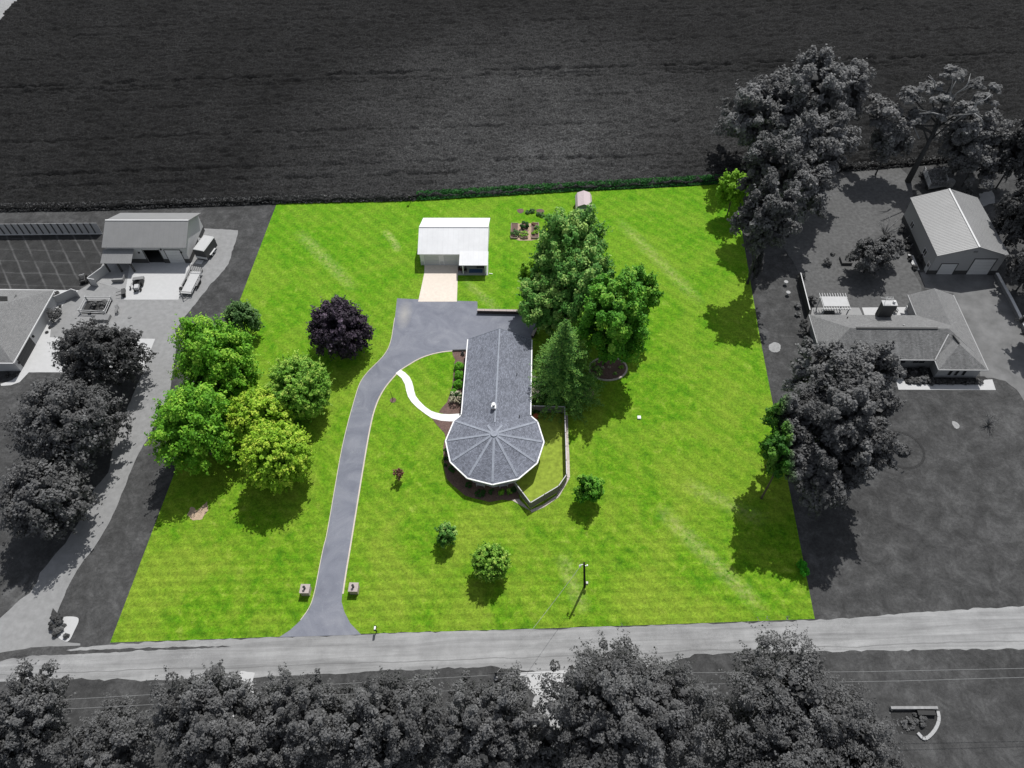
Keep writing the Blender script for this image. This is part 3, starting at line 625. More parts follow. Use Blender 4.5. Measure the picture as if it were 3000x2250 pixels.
# neighbour west
sheet('mown_yard', [L1(-60, 384), L1(832, 372), L1(840, 620), L1(640, 832), L1(440, 828), L1(-60, 820)], .006, 'mown')
gy = [L1(640, 832), L1(870, 690), L1(1095, 600), L1(1555, 600), L1(1650, 330), L1(1800, 335), L1(1930, 345), L1(1915, 430), L1(1880, 520), L1(1850, 620), L1(1780, 710), L1(1690, 800), L1(1600, 920), L1(1500, 1040), L1(1420, 1160),
      L1(1430, 1300), L2(1100, 220), L2(1010, 420), L2(930, 560), L2(860, 700), L2(790, 880), L2(700, 1080), L2(600, 1240), L2(500, 1370), L2(430, 1500), L2(370, 1650), N8(850, 450), N8(820, 560), N8(900, 760), N8(950, 900), N8(1060, 1010),
      N8(1300, 1025), N8(1300, 1060), N8(600, 1080), N8(100, 1150), N8(-200, 1200), N8(-200, 700), N8(0, 620), N8(150, 480), N8(330, 310), N8(480, 200), N8(600, 30), L2(260, 1390), L2(420, 1200), L2(550, 1000), L2(600, 860), L2(700, 740), L2(740, 560),
      L2(800, 380), L2(900, 150), L1(1150, 1500), L1(230, 1495), L1(290, 1290), L1(475, 940), L1(560, 860)]
sheet('gravel_yard', jag(gy, .7, .14, 5), .010, 'gravel2')
sheet('neighbour_pad', [L1(405, 1212), L1(1257, 1225), L1(1150, 1500), L1(235, 1495), L1(160, 1575), L1(90, 1600), L1(10, 1606), L1(5, 1590), L1(100, 1560), L1(170, 1490), L1(283, 1272), L1(465, 940), L1(428, 828), L1(640, 832), L1(544, 902), L1(419, 1089)], .035, 'g_pale', .03)
sheet('neighbour_patio', [L1(-60, 820), L1(440, 826), L1(430, 850), L1(-60, 880)], .03, 'g_pale', .02)
sheet('barn_pad', [L1(1055, 606), L1(1560, 606), L1(1512, 690), L1(1445, 908), L1(1005, 908)], .035, 'g_pale', .03)
sheet('barn_patio', [L1(840, 600), L1(1060, 606), L1(1030, 850), L1(900, 800), L1(760, 760)], .03, 'g_conc2', .02)
sheet('entrance_island', smooth_poly([N8(960, 590), N8(1260, 585), N8(1285, 660), N8(1210, 810), N8(1130, 985), N8(1050, 1005), N8(900, 900), N8(870, 780)], 2), .03, 'g_pale')
# neighbour east
MAT['drive_worn'] = plain('worn_grey_drive', g3(.155), .95, .28, .35, bump=.2)
ge = [R6(1370, 962), R6(1960, 985), R6(2060, 1130), R6(2200, 1420), R6(2400, 1800), R7(2400, 1300), R7(2212, 1040), R7(2150, 940), R7(2060, 875), R7(1960, 852), R7(1860, 850), R7(1800, 600), R7(1640, 170), R6(1500, 1100), R6(1412, 1092)]
sheet('neighbour_driveway', jag(ge, .7, .12, 8), .012, 'drive_worn')
sheet('barn_side_bed', [GR(240, 1010), GR(430, 1000), GR(640, 1400), GR(660, 1610), GR(420, 1610), GR(330, 1400)], .014, 'g_mulch')
sheet('front_walk', [N4(545, 480), N4(640, 475), N4(678, 556), N4(960, 560), N4(1640, 562), N4(1700, 500), N4(1800, 495), N4(1845, 632), N4(585, 628)], .04, 'g_pale', .04)
sheet('front_bed', [N4(600, 330), N4(1000, 330), N4(1100, 440), N4(1700, 455), N4(1740, 490), N4(1690, 553), N4(682, 553), N4(645, 475)], .03, 'g_mulch', .03)
sheet('back_patio', [PG(1245, 560), PG(2212, 550), PG(2212, 690), PG(1290, 690)], .03, 'g_pale', .02)
sheet('pergola_patio', [PG(440, 560), PG(1200, 560), PG(1260, 690), PG(420, 680)], .02, 'g_conc2')
MAT['yard'] = plain('pale_grey_yard_grass', g3(.10), .95, .3, 1.6, bump=.4)
sheet('east_back_yard', jag(smooth_poly([R6(230, 560), R6(420, 420), R6(700, 120), R6(1000, 60), R6(1280, 120), R6(1330, 420), R6(1240, 480), R6(1270, 900), R6(1400, 1090), R6(1350, 1300), R6(460, 1300), R6(400, 960), R6(260, 760)], 2), .6, .25, 4), .008, 'yard')
sheet('bare_lawn_spot', jag(smooth_poly([R6(140, 1560), R6(180, 1525), R6(240, 1540), R6(245, 1590), R6(200, 1615), R6(150, 1600)], 1), .2, .12, 2), .02, 'gravel')
sheet('bare_lawn_scar', jag(smooth_poly([N4(1265, 1040), N4(1340, 1030), N4(1390, 1110), N4(1320, 1140)], 1), .2, .15, 2), .02, 'gravel')
sheet('bare_ground_behind_barn', jag([R6(1850, 330), R6(1960, 290), R6(1980, 400), R6(1880, 430)], .3, .3, 2), .02, 'g_conc2')
# south of the road
sheet('house_drive_south', [B2(1562, 822), B2(1900, 803), B2(1920, 900), B2(1850, 965), B2(1700, 968)], .02, 'g_pale')
sheet('gravel_lane_south', jag([B2(1700, 965), B2(1850, 962), B2(1860, 1150), B2(1840, 1600), B2(1560, 1600), B2(1640, 1200)], .5, .2, 3), .015, 'g_conc')
sheet('pale_path_south', jag([B1(1560, 590), B1(1650, 600), B1(1640, 760), B1(1500, 900), B1(1500, 1000), B1(1380, 960), B1(1300, 840), B1(1480, 760)], .4, .15, 3), .015, 'g_pale')

# ------------------------------------------------------------------ the centre house
H = empty('house', (-6.13, 66, 0), 'grey shingled house with long gable and twelve-sided rotunda', 'house')
k = 1.15
cx, cy, RR, ze, za = -6.13, 57.95, 7.0, 2.8, 4.75
x0, x1, yn, ys, xr, zr = -11.2, -1.08, 77.25, 62.3, -6.13, 4.3
slab('roof_slope', [(x0, yn, ze), (x0, 58.2, ze), (xr, 58.2, zr), (xr, yn+1.05, zr)], .12, 'shingle', H)
slab('roof_slope', [(x1, 58.2, ze), (x1, yn, ze), (xr, yn+1.05, zr), (xr, 58.2, zr)], .12, 'shingle', H)
vts = [(cx+RR*math.cos(R_(30*i)), cy+RR*math.sin(R_(30*i)), ze) for i in range(12)]; ap = Vector((cx, cy, za))
for i in range(12):
    a, b = Vector(vts[i]), Vector(vts[(i+1) % 12]); e = (b-a).normalized(); mm = MB(); up = (ap-(a+b)/2).normalized(); L = (b-a).length; hh = (ap-(a+b)/2).length
    mm.face([a, b, ap], [(0, 0), (L, 0), (L/2, hh)]); dz = Vector((0, 0, -.12)); mm.face([ap+dz, b+dz, a+dz]); mm.face([a+dz, b+dz, b, a]); mm.build('roof_facet', 'shingle', H)
for i in range(12):
    a = Vector(vts[i]); st = a.lerp(ap, .70 if i in (2, 4) else .04); en = ap.lerp(a, .03)
    if i == 3: continue
    mm = MB(); mm.bar(st+Vector((0, 0, .03)), en+Vector((0, 0, .03)), .34, .05); mm.build('hip_cap', 'cap', H)
mm = MB(); mm.disc((cx, cy), .5, za-.06, za+.07, 12); mm.build('apex_cap', 'cap', H)
mm = MB(); mm.bar((xr, yn+.9, zr+.03), (xr, 60.2, zr+.03), .26, .05); mm.build('ridge_cap', 'cap', H)
# white gutters and fascia round the eaves
def gut(a, b, w=.15): mm = MB(); mm.bar(Vector(a)+Vector((0, 0, -.07)), Vector(b)+Vector((0, 0, -.07)), w, .16); return mm.build('gutter', 'white', H)
gut((x0-.06, yn, ze), (x0-.06, ys, ze)); gut((x1+.06, yn, ze), (x1+.06, ys, ze))
for i in range(12):
    if i in (2, 3): continue
    a, b = Vector(vts[i]), Vector(vts[(i+1) % 12]); mid = (a+b)/2-Vector((cx, cy, ze)); o_ = mid.normalized()*.07; gut(a+o_, b+o_, .17)
mm = MB(); mm.bar((x0, yn+.02, ze-.06), (xr, yn+1.05, zr-.06), .06, .2); mm.bar((x1, yn+.02, ze-.06), (xr, yn+1.05, zr-.06), .06, .2); mm.build('rake_board', 'cap', H)
mm = MB(); mm.prism([(x0+.45, ys-2, 0), (x1-.45, ys-2, 0), (x1-.45, ys-2, ze+.04), (xr, ys-2, zr-.25), (x0+.45, ys-2, ze+.04)][::-1], (0, yn-.45-ys+2, 0)); mm.build('main_wall', 'offwhite', H)
mm = MB(); rw = 5.95; mm.flat([(cx+rw*math.cos(R_(30*i)), cy+rw*math.sin(R_(30*i))) for i in range(12)], 0, ze-.08); mm.build('rotunda_wall', 'offwhite', H)
mm = MB(); mm.flat([(cx+(RR-.1)*math.cos(R_(30*i)), cy+(RR-.1)*math.sin(R_(30*i))) for i in range(12)], ze-.16, ze-.12); mm.build('soffit', 'offwhite', H)
for i in (7, 8, 9, 10, 11, 6):        # picture windows of the rotunda between the corners
    a0 = R_(30*i+15); rr = rw*math.cos(R_(15)); c = Vector((cx+rr*math.cos(a0), cy+rr*math.sin(a0), 1.5)); n_ = Vector((math.cos(a0), math.sin(a0), 0)); t_ = Vector((-n_.y, n_.x, 0))
    if i in (10, 11): continue
    mm = MB(); mm.prism([c+t_*s*1.05+Vector((0, 0, z_))+n_*.003 for s, z_ in ((-1, -.68), (1, -.68), (1, .68), (-1, .68))], n_*.05); f_ = mm.build('window', 'white', H)
    for s in (-1, 1):
        mm = MB(); mm.prism([c+t_*(s*.5+d)+Vector((0, 0, z_))+n_*.055 for d, z_ in ((-.45, -.6), (.45, -.6), (.45, .6), (-.45, .6))], n_*.01); mm.build('pane', 'glass', f_)
for x_ in (-10.2, -5.4):                # garage doors on the north end
    garage_door(H, x_, x_+3.6, yn-.45, .05, 2.35, 'white', frame='offwhite', out=1)
for y_ in (66, 70, 74): window(H, (x0+.45, y_, 1.5), 1.6, 1.2, 'y', -1)
for y_ in (67.5, 70.5, 74.5): window(H, (x1-.45, y_, 1.5), 1.4, 1.2, 'y', 1)
# chimney flue and vent pipes
cz = zr-.4
mm = MB(); mm.box((-6.68, 62.5, cz), (-6.12, 63.0, zr+.3)); ch = mm.build('chimney', 'stone', H)
mm = MB(); mm.box((-6.75, 62.42, zr+.3), (-6.05, 63.08, zr+.38)); mm.build('chimney_cap', 'white', ch)
mm = MB(); mm.disc((-6.4, 62.8), .2, zr+.4, zr+.9, 10); mm.build('flue', 'steel', ch); mm = MB(); mm.disc((-6.4, 62.8), .28, zr+.9, zr+.98, 10); mm.build('flue_cap', 'white', ch)
def roofz(x): return ze+(zr-ze)*(1-abs(x-xr)/(xr-x0))
for f_, zx, zy in ((C4, 1343, 710), (C4, 1371, 1160)):
    q = f_(zx, zy, 3.9); mm = MB(); z_ = roofz(q.x); mm.tube([(q.x, q.y, z_-.1), (q.x, q.y, z_+.45)], .07, 8); mm.build('vent_pipe', 'black', H)
# privacy fence of the dog run
F = empty('privacy_fence', (0, 56, 0), 'taupe solid privacy fence enclosing the narrow turf run beside the rotunda', 'fence')
fpts = [Vector((-1.45, 65.05, 0)), Vector((4.04, 64.95, 0)), Vector((4.13, 53.25, 0)), Vector((2.99, 51.4, 0)), Vector((-.88, 48.72, 0)), Vector((-3.25, 52.1, 0))]
HF = 1.75
for a, b in zip(fpts, fpts[1:]):
    n = max(1, round((b-a).length/2.3)); mb_ = (b-a)/n
    for i in range(n):
        p, q = a+mb_*i, a+mb_*(i+1); mm = MB(); d = (q-p).normalized()*.06
        mm.bar(p+d+Vector((0, 0, HF/2+.03)), q-d+Vector((0, 0, HF/2+.03)), .05, HF-.14); pn = mm.build('fence_panel', 'vinyl', F)
        mm = MB(); mm.bar(p+Vector((0, 0, HF)), q+Vector((0, 0, HF)), .11, .09); mm.build('top_rail', 'vinyl_rail', F)
        mm = MB(); mm.box((p.x-.065, p.y-.065, 0), (p.x+.065, p.y+.065, HF+.09)); mm.build('post', 'vinyl', F)
# retaining walls by the drive
def lowwall(name, pts, th, ht, mat, capmat, label, cat='retaining wall', capn='cap'):
    t = empty(name, pts[0], label, cat)
    for a, b in zip(pts, pts[1:]):
        L = (b-a).length; n = max(1, int(L/1.2)); d = (b-a)/n
        mm = MB(); mm.bar(a+Vector((0, 0, ht/2-.04)), b+Vector((0, 0, ht/2-.04)), th, ht-.08); mm.build('wall_face', mat, t)
        for i in range(n):
            mm = MB(); p, q = a+d*i, a+d*(i+1); g_ = d.normalized()*.012; mm.bar(p+g_+Vector((0, 0, ht)), q-g_+Vector((0, 0, ht)), th+.08, .08); mm.build('cap_block', capmat, t)
    return t
lowwall('retaining_wall', [C3(826, 1152), C3(1240, 1160)], .35, .75, 'darkstone', 'capstone', 'dark retaining wall with pale cap at the back of the drive')
lowwall('side_retaining_wall', [C3(1300, 1295), C3(1270, 1355)], .35, .6, 'darkstone', 'capstone', 'short dark wall angling from the house corner to the maples')
lowwall('bed_edging_wall', [N7(1525, 158), N7(1745, 152)], .12, .22, 'black', 'black', 'thin black edging board at the top of the mulch bed', 'edging')

# ------------------------------------------------------------------ white barn
W = empty('white_barn', (-15, 102, 0), 'small white metal-roofed barn with two doors and corner porch', 'barn')
bx0, bx1, by0, by1, bze, bzr, byr = -21.35, -9.02, 96.75, 106.5, 2.95, 4.95, 101.7
gable_x(W, bx0, bx1, by0, by1, bze, bzr, byr, 'steel_white', .08, 'roof_slope')
ribs('roof_ribs', (bx0, by0, bze), (bx1, by0, bze), (bx0, byr, bzr), (bx1, byr, bzr), .3, 'steel_white', W, .04, .03)
mm = MB(); mm.bar((bx0, byr, bzr+.03), (bx1, byr, bzr+.03), .3, .05); mm.build('ridge_cap', 'steel_white', W)
wy = 97.15
mm = MB(); mm.prism([(bx0+.25, wy, 0), (bx0+.25, by1-.3, 0), (bx0+.25, by1-.3, bze-.02), (bx0+.25, byr, bzr-.15), (bx0+.25, wy, bze-.02)][::-1], (bx1-bx0-.5, 0, 0)); mm.build('wall', 'offwhite', W)
mm = MB(); mm.box((bx0+.22, wy-.04, 0), (bx1-.22, wy-.002, .9)); mm.build('wainscot', 'door_grey', W)
dx = [WB(330, 1296).x, WB(662, 1296).x, WB(750, 1296).x, WB(1068, 1296).x]
for a, b in ((0, 1), (2, 3)): garage_door(W, dx[a]+.05, dx[b]-.05, wy-.042, .05, 2.45, 'door_grey', 4, 'white')
lz = 2.55; lf = at_y(WB, 1070, 1308, 94.55)
lx0 = WB(1070, 1308, 2.4).x; lx1 = WB(1690, 1308, 2.4).x; ly = WB(1070, 1308, 2.4).y
slab('porch_roof', [(lx0, ly, 2.4), (lx1, ly, 2.4), (lx1, by0+.5, 3.22), (lx0, by0+.5, 3.22)], .06, 'steel_white', W)
ribs('porch_ribs', (lx0, ly, 2.4), (lx1, ly, 2.4), (lx0, by0+.5, 3.22), (lx1, by0+.5, 3.22), .3, 'steel_white', W, .04, .03)
for zx in (1165, 1640): q = WB(zx, 1490); mm = MB(); mm.box((q.x-.08, q.y-.08, .05), (q.x+.08, q.y+.08, 2.38)); mm.build('porch_post', 'white', W)
q = WB(1640, 1500); mm = MB(); mm.box((q.x+.12, q.y, .05), (q.x+.2, wy, 2.3)); mm.build('porch_side_wall', 'white', W)
window(W, (lx0+2.1, wy, 1.5), .9, 1.0, 'x', -1); mm = MB(); mm.box((lx0+3.3, wy-.05, .05), (lx0+4.2, wy-.003, 2.1)); mm.build('entry_door', 'g_mid', W)
mm = MB(); q = WB(1700, 1490); mm.bar((q.x+.15, q.y, .1), (q.x+.75, q.y-.1, .08), .1); mm.build('downspout', 'white', W)
a, b = WB(1290, 1395), WB(1572, 1475)
mm = MB(); mm.box((a.x, b.y, .062), (b.x, a.y, .10)); tag(mm.build('blue_mat', 'blue'), 'blue rectangular mat lying on the barn porch slab', 'mat')
def chair(name, p, mat, label, rz=0, group=None, s=1.0, cat='chair'):
    t = empty(name, (p.x, p.y, p.z), label, cat, group); t.rotation_euler.z = 0
    M_ = Matrix.Translation(p) @ Matrix.Rotation(rz, 4, 'Z') @ Matrix.Scale(s, 4)
    def put(nm, lst):
        m = MB(); [m.box(a, b) for a, b in lst]; m.v = [tuple(M_ @ Vector(v)) for v in m.v]; m.build(nm, mat, t)
    put('seat', [((-.3, -.3, .38), (.3, .3, .45))]); put('backrest', [((-.3, .26, .45), (.3, .34, .95))])
    for sx in (-.27, .27):
        for sy in (-.27, .27): put('leg', [((sx-.03, sy-.03, 0), (sx+.03, sy+.03, .38))])
    put('armrest', [((-.36, -.28, .6), (-.29, .3, .65))]); put('armrest', [((.29, -.28, .6), (.36, .3, .65))])
    return t
def zat(p, z): q = Vector(p); q.z = z; return q
chair('porch_chair', zat(WB(1110, 1440), .05), 'wine', 'dark red chair at the open side of the barn porch', 1.2, s=1.1)
chair('porch_chair', zat(WB(1190, 1440), .05), 'black', 'black chair behind the porch post beside the red chair', -1.2, s=1.0)
mm = MB(); q = WB(1535, 1345); mm.box((q.x-.7, q.y-.3, .05), (q.x+.7, q.y+.3, .5)); mm.box((q.x-.7, q.y+.25, .5), (q.x+.7, q.y+.32, .95)); tag(mm.build('porch_bench', 'g_dark'), 'dark bench against the back of the barn porch', 'bench')

# ------------------------------------------------------------------ shed, garden beds
S = empty('garden_shed', (8.3, 112, 0), 'small gambrel-roofed shed with pinkish roof beside the field edge', 'shed')
sx0, sx1, sy0, sy1 = 6.75, 9.85, 110.35, 114.4; prof = [(sx0, 1.75), (sx0+.36, 2.5), ((sx0+sx1)/2, 2.98), (sx1-.36, 2.5), (sx1, 1.75)]
for a, b in zip(prof, prof[1:]):
    mm = MB(); mm.face([(a[0], sy0, a[1]), (a[0], sy1, a[1]), (b[0], sy1, b[1]), (b[0], sy0, b[1])][::-1]); mm.face([(a[0], sy0, a[1]-.07), (a[0], sy1, a[1]-.07), (b[0], sy1, b[1]-.07), (b[0], sy0, b[1]-.07)])
    mm.face([(a[0], sy0, a[1]-.07), (b[0], sy0, b[1]-.07), (b[0], sy0, b[1]), (a[0], sy0, a[1])]); mm.build('roof_slope', 'shedroof', S)
mm = MB(); mm.prism([(sx0+.15, sy0+.25, 0), (sx1-.15, sy0+.25, 0)]+[(x-(.13 if i == 0 else -.13 if i == 4 else 0)*-1 if False else x, sy0+.25, z-.08) for i, (x, z) in list(enumerate(prof))[::-1]], (0, sy1-sy0-.4, 0)); mm.build('wall', 'shedwall', S)
window(S, (sx0+1.95, sy0+.25, 1.15), .85, 1.2, 'x', -1, cross=True)
mm = MB(); mm.box((sx0+.5, sy0+.18, 0), (sx0+1.3, sy0+.245, 1.75)); mm.build('shed_door', 'white', S)
def raised_bed(f, x0, x1, y0, y1, label):
    a, b, c, d = f(x0, y0), f(x1, y0), f(x1, y1), f(x0, y1); a.x = d.x = (a.x+d.x)/2; b.x = c.x = (b.x+c.x)/2
    t = empty('raised_bed', ((a.x+b.x)/2, (a.y+c.y)/2, 0), label, 'garden bed', 'raised beds behind the maples')
    for p, q in ((a, b), (b, c), (c, d), (d, a)): mm = MB(); mm.bar(p+Vector((0, 0, .17)), q+Vector((0, 0, .17)), .09, .34); mm.build('side_board', 'wood', t)
    mm = MB(); mm.flat([(a.x+.05, a.y-.05), (b.x-.05, b.y-.05), (c.x-.05, c.y+.05), (d.x+.05, d.y+.05)], .0, .24); mm.build('soil', 'mulch', t); return t
raised_bed(S2, 275, 420, 940, 1250, 'raised wooden bed with bare soil at one end, farthest from the maples')
raised_bed(S2, 490, 640, 940, 1250, 'middle raised bed crowded with tall leafy plants')
raised_bed(S2, 720, 870, 930, 1250, 'raised bed with orange flowers, closest to the maples')
bush('garden_plant', 'tall leafy green plant in the middle raised bed', S2(560, 1010), 1.0, .75, 'shrub', 500, .13, 'plant', z=.2)
bush('garden_plant', 'yellow-green low plants at the near end of the middle raised bed', S2(560, 1190), .85, .5, 'round', 400, .11, 'plant', z=.2)
bush('garden_plant', 'silvery leafy plants at the near end of the bare-soil bed', S2(365, 1160), .95, .5, 'dull', 450, .12, 'plant', z=.2)
bush('garden_plant', 'bright lime lettuce in the bed closest to the maples', S2(790, 1150), .75, .35, 'lime', 350, .1, 'plant', z=.2)
bush('garden_plant', 'orange flowers at the far end of a raised bed', S2(755, 965), .45, .35, 'red', 180, .08, 'flowers', z=.2)
bush('garden_plant', 'dark green plants behind the lime lettuce', S2(830, 1040), .6, .45, 'dark', 250, .1, 'plant', z=.2)
for i, (zx, zy, r_, lb) in enumerate(((640, 690, .8, 'small shrub beside the mulch mound behind the garden beds'), (735, 670, .95, 'rounded grey-green shrub in the middle of the back bed'), (870, 730, .8, 'low shrub in front of the eastern mulch patch'), (945, 750, .95, 'dark end shrub of the back bed nearest the maples'))):
    bush('back_bed_shrub', lb, S2(zx, zy), r_, r_*.7, 'dull', 350, .12, 'shrub')
# ------------------------------------------------------------------ shrubs and small things on the lot
for i, (zx, zy, lb) in enumerate(((1625, 375, 'clipped round boxwood nearest the drive along the house wall'), (1630, 515, 'second clipped boxwood from the drive along the house wall'), (1612, 670, 'third clipped boxwood beside the blossoming hydrangea'), (1545, 800, 'low boxwood partly behind the cream hydrangea'))):
    p = N7(zx, zy+15, .7); bush('boxwood', lb, p, 1.3 if i < 3 else .95, 1.15, 'box', 2600, .055, 'shrub', 'clipped boxwoods along the house wall', lobes=90, low=-.5, lump=.01)
p = N7(1590, 905, .8); bush('hydrangea', 'large hydrangea with cream blossom by the walkway', p, 1.8, 1.5, 'shrub', 1000, .12, 'shrub')
pts, nr, tn, c_ = crown_points(1.2, 1.05, 190, 40, .3, (.7, .95), .05, -.1, seed=3)
o = link('blossom', leaves_mesh('blossom', pts*1.03, nr, .09, .4, tn), LEAF['cream'], bpy.data.objects['hydrangea']); o['kind'] = 'stuff'; o.location = (0, 0, .05)
bush('dark_garden_shrub', 'small black-green shrub at the top end of the mulch bed', N7(1690, 190, .4), .5, .6, 'greyd', 200, .1)
sh = [(450, 830, .85, .9, 'dark round shrub on the west side of the rotunda'), (640, 995, .8, .85, 'round shrub left of the first white bench'), (760, 1085, 1.25, .8, 'wide low shrub in front of the rotunda windows'),
      (885, 1065, .75, .8, 'small round shrub between the two rotunda benches'), (990, 1070, .8, .8, 'bright-edged shrub below the second bench'), (1075, 1065, .7, .75, 'yellow-green shrub near the dog-run fence'), (1130, 1040, .75, .9, 'leafy shrub touching the dog-run fence'),
      (385, 610, .45, .4, 'tiny shrub beside the west gutter corner'), (390, 700, .45, .4, 'tiny shrub on the west mulch edge'), (385, 770, .4, .4, 'smallest shrub on the west mulch edge')]
for zx, zy, a, b, lb in sh: bush('rotunda_shrub', lb, C5(zx, zy, .4), a, b, 'round' if 'yellow' in lb else 'shrub' if 'bright' not in lb else 'maple', 500, .09, 'shrub', 'shrubs round the rotunda')
def bench(name, p, rz, mat, label, L=1.25, cat='bench'):
    t = empty(name, (p.x, p.y, 0), label, cat); M_ = Matrix.Translation(p) @ Matrix.Rotation(rz, 4, 'Z')
    def put(nm, a, b): m = MB(); m.box(a, b); m.v = [tuple(M_ @ Vector(v)) for v in m.v]; m.build(nm, mat, t)
    for i in range(3): put('seat_slat', (-L/2, -.25+i*.17, .42), (L/2, -.12+i*.17, .46))
    for i in range(2): put('back_slat', (-L/2, .28, .58+i*.2), (L/2, .31, .7+i*.2))
    for s in (-1, 1): put('leg', (s*(L/2-.08)-.04, -.25, 0), (s*(L/2-.08)+.04, -.18, .42)); put('leg', (s*(L/2-.08)-.04, .24, 0), (s*(L/2-.08)+.04, .31, .92)); put('armrest', (s*(L/2-.02)-.04, -.25, .64), (s*(L/2-.02)+.04, .3, .69))
    return t
bench('garden_bench', zat(C5(770, 1008), .04), R_(-10), 'vinyl_rail', 'white bench under the rotunda window, beside the round shrub')
bench('garden_bench', zat(C5(1015, 1012), .04), R_(10), 'vinyl_rail', 'white bench under the rotunda window nearer the fence')
bush('dog_run_shrub', 'dark green shrub inside the fence corner by the house', YD(400, 300, .6), .95, .9, 'shrub', 500, .12)
mm = MB(); q = YD(385, 400); mm.disc((q.x, q.y), .42, .03, .45, 14); t = mm.build('terracotta_planter', 'terracotta'); tag(t, 'terracotta planter in the corner between house and fence', 'planter')
bush('side_shrub', 'pale flowering shrub between house wall and spruce', N3(505, 940, .6), .8, .8, 'round', 400, .12); bush('side_shrub', 'yellow-flecked shrub beside the house above the fence', N3(510, 1190, .5), .7, .6, 'round', 350, .1)
bush('side_shrub', 'dark leafy shrub behind the dog-run fence', N3(600, 1190, .5), .9, .8, 'dark', 400, .12)
for i, (zx, zy, lb) in enumerate(((1330, 810, 'leafy dark shrub at the western end of the tree island'), (1560, 850, 'low plants on the near side of the tree island'), (1640, 770, 'pale hostas at the eastern end of the tree island'), (1270, 740, 'pale hostas at the spruce side of the tree island'), (1400, 770, 'small hosta in the middle of the tree island'), (1480, 765, 'hosta beside the maple trunk in the island'))):
    bush('island_plant', lb, N3(zx, zy, .3), (1.1, .5, .6, .6, .35, .35)[i], (.8, .35, .35, .3, .25, .25)[i], 'dark' if i < 2 else 'cream' if i > 3 else 'round', 200, .11, 'plant')
# brick piers with lamps at the drive entrance
def pier(f, zx, zy, label):
    c = f(zx, zy, 1.15); t = empty('entrance_pier', (c.x, c.y, 0), label, 'pier'); w_ = .58
    mm = MB(); mm.box((c.x-w_+.05, c.y-w_+.05, 0), (c.x+w_-.05, c.y+w_-.05, 1.05)); mm.build('brick_column', 'brickpier', t)
    mm = MB(); mm.box((c.x-w_-.03, c.y-w_-.03, 1.05), (c.x+w_+.03, c.y+w_+.03, 1.16)); mm.build('capstone', 'capstone', t)
    mm = MB(); mm.box((c.x-.13, c.y-.13, 1.16), (c.x+.13, c.y+.13, 1.22)); mm.disc((c.x, c.y), .06, 1.22, 1.4, 8); l_ = mm.build('lamp', 'black', t)
    mm = MB(); mm.disc((c.x, c.y), .13, 1.4, 1.66, 8); mm.build('lamp_glass', 'glass', l_); mm = MB(); mm.disc((c.x, c.y), .18, 1.66, 1.72, 8); mm.build('lamp_cap', 'black', l_); return t
pier(B2, 205, 275, 'square brick pier with black lamp on the sparse-tree side of the drive mouth'); pier(B2, 520, 265, 'square brick pier with black lamp on the mailbox side of the drive mouth')
# mailbox
q = B2(672, 555); t = empty('mailbox', (q.x, q.y, 0), 'black mailbox on a post at the road edge', 'mailbox')
mm = MB(); mm.box((q.x-.05, q.y-.05, 0), (q.x+.05, q.y+.05, 1.1)); mm.build('post', 'black', t)
mm = MB(); pr_ = [(q.x-.13, 0, 1.1), (q.x+.13, 0, 1.1), (q.x+.13, 0, 1.28)]+[(q.x+.13*math.cos(a), 0, 1.28+.13*math.sin(a)) for a in (.5, 1.05, 1.57, 2.1, 2.6)]+[(q.x-.13, 0, 1.28)]
mm.prism([(x_, q.y-.3, z_) for x_, _, z_ in pr_], (0, .62, 0)); bx_ = mm.build('box', 'black', t); mm = MB(); mm.box((q.x-.1, q.y-.2, 1.412), (q.x+.1, q.y+.2, 1.425)); mm.build('label_plate', 'white', t)
mm = MB(); mm.box((q.x+.135, q.y-.1, 1.25), (q.x+.15, q.y, 1.5)); mm.build('flag', 'wine', t)
# utility poles and wires
b0 = B3(312, 605); top = B3(308, 412, 7.1); top.x = B3(308, 415, 7.1).x
t = empty('utility_pole', b0, 'dark wooden utility pole standing alone on the front lawn', 'utility pole')
mm = MB(); tp = Vector((top.x, top.y, 7.1)); mm.tube([b0, tp], [.17, .12], 10); mm.build('pole', 'pole', t)
d_ = (tp-b0).normalized(); pt = b0+d_*6.3
mm = MB(); mm.tube([pt+Vector((-.55, 0, 0)), pt+Vector((-.45, 0, .3)), pt+Vector((-.1, 0, .35))], .05, 6); mm.disc((pt.x-.5, pt.y), .14, pt.z-.3, pt.z, 8); mm.build('service_loop', 'white', t)
mm = MB(); mm.bar(pt+Vector((.1, 0, 0)), pt+Vector((.4, 0, 0)), .08); mm.disc((pt.x+.36, pt.y), .09, pt.z, pt.z+.25, 8); mm.build('insulator', 'white', t)
mm = MB(); mm.box((b0.x+.1, b0.y-.2, .9), (b0.x+.35, b0.y+.1, 1.5)); mm.build('meter_box', 'steel', t)
p2t = B2(1442, 815, 9.5); p2 = Vector((p2t.x, p2t.y, 0)); t = empty('utility_pole', p2, 'pole with transformer half hidden in the trees south of the road', 'utility pole')
mm = MB(); mm.tube([p2, p2+Vector((0, 0, 9.5))], [.18, .12], 10); mm.build('pole', 'g_bark', t); mm = MB(); mm.disc((p2.x, p2.y-.35), .25, 7.6, 8.5, 12); mm.build('transformer', 'g_mid', t); mm = MB(); mm.bar(p2+Vector((-1, 0, 9.2)), p2+Vector((1, 0, 9.2)), .12); mm.build('crossarm', 'g_bark', t)
def wire(name, pts, r_, mat, label, sag=0):
    o_ = []
    for a, b in zip(pts, pts[1:]): o_ += [a.lerp(b, i/8)-Vector((0, 0, sag*4*(i/8)*(1-i/8))) for i in range(8)]
    m = MB(); m.tube(o_+[pts[-1]], r_, 4); return tag(m.build(name, mat), label, 'wire')
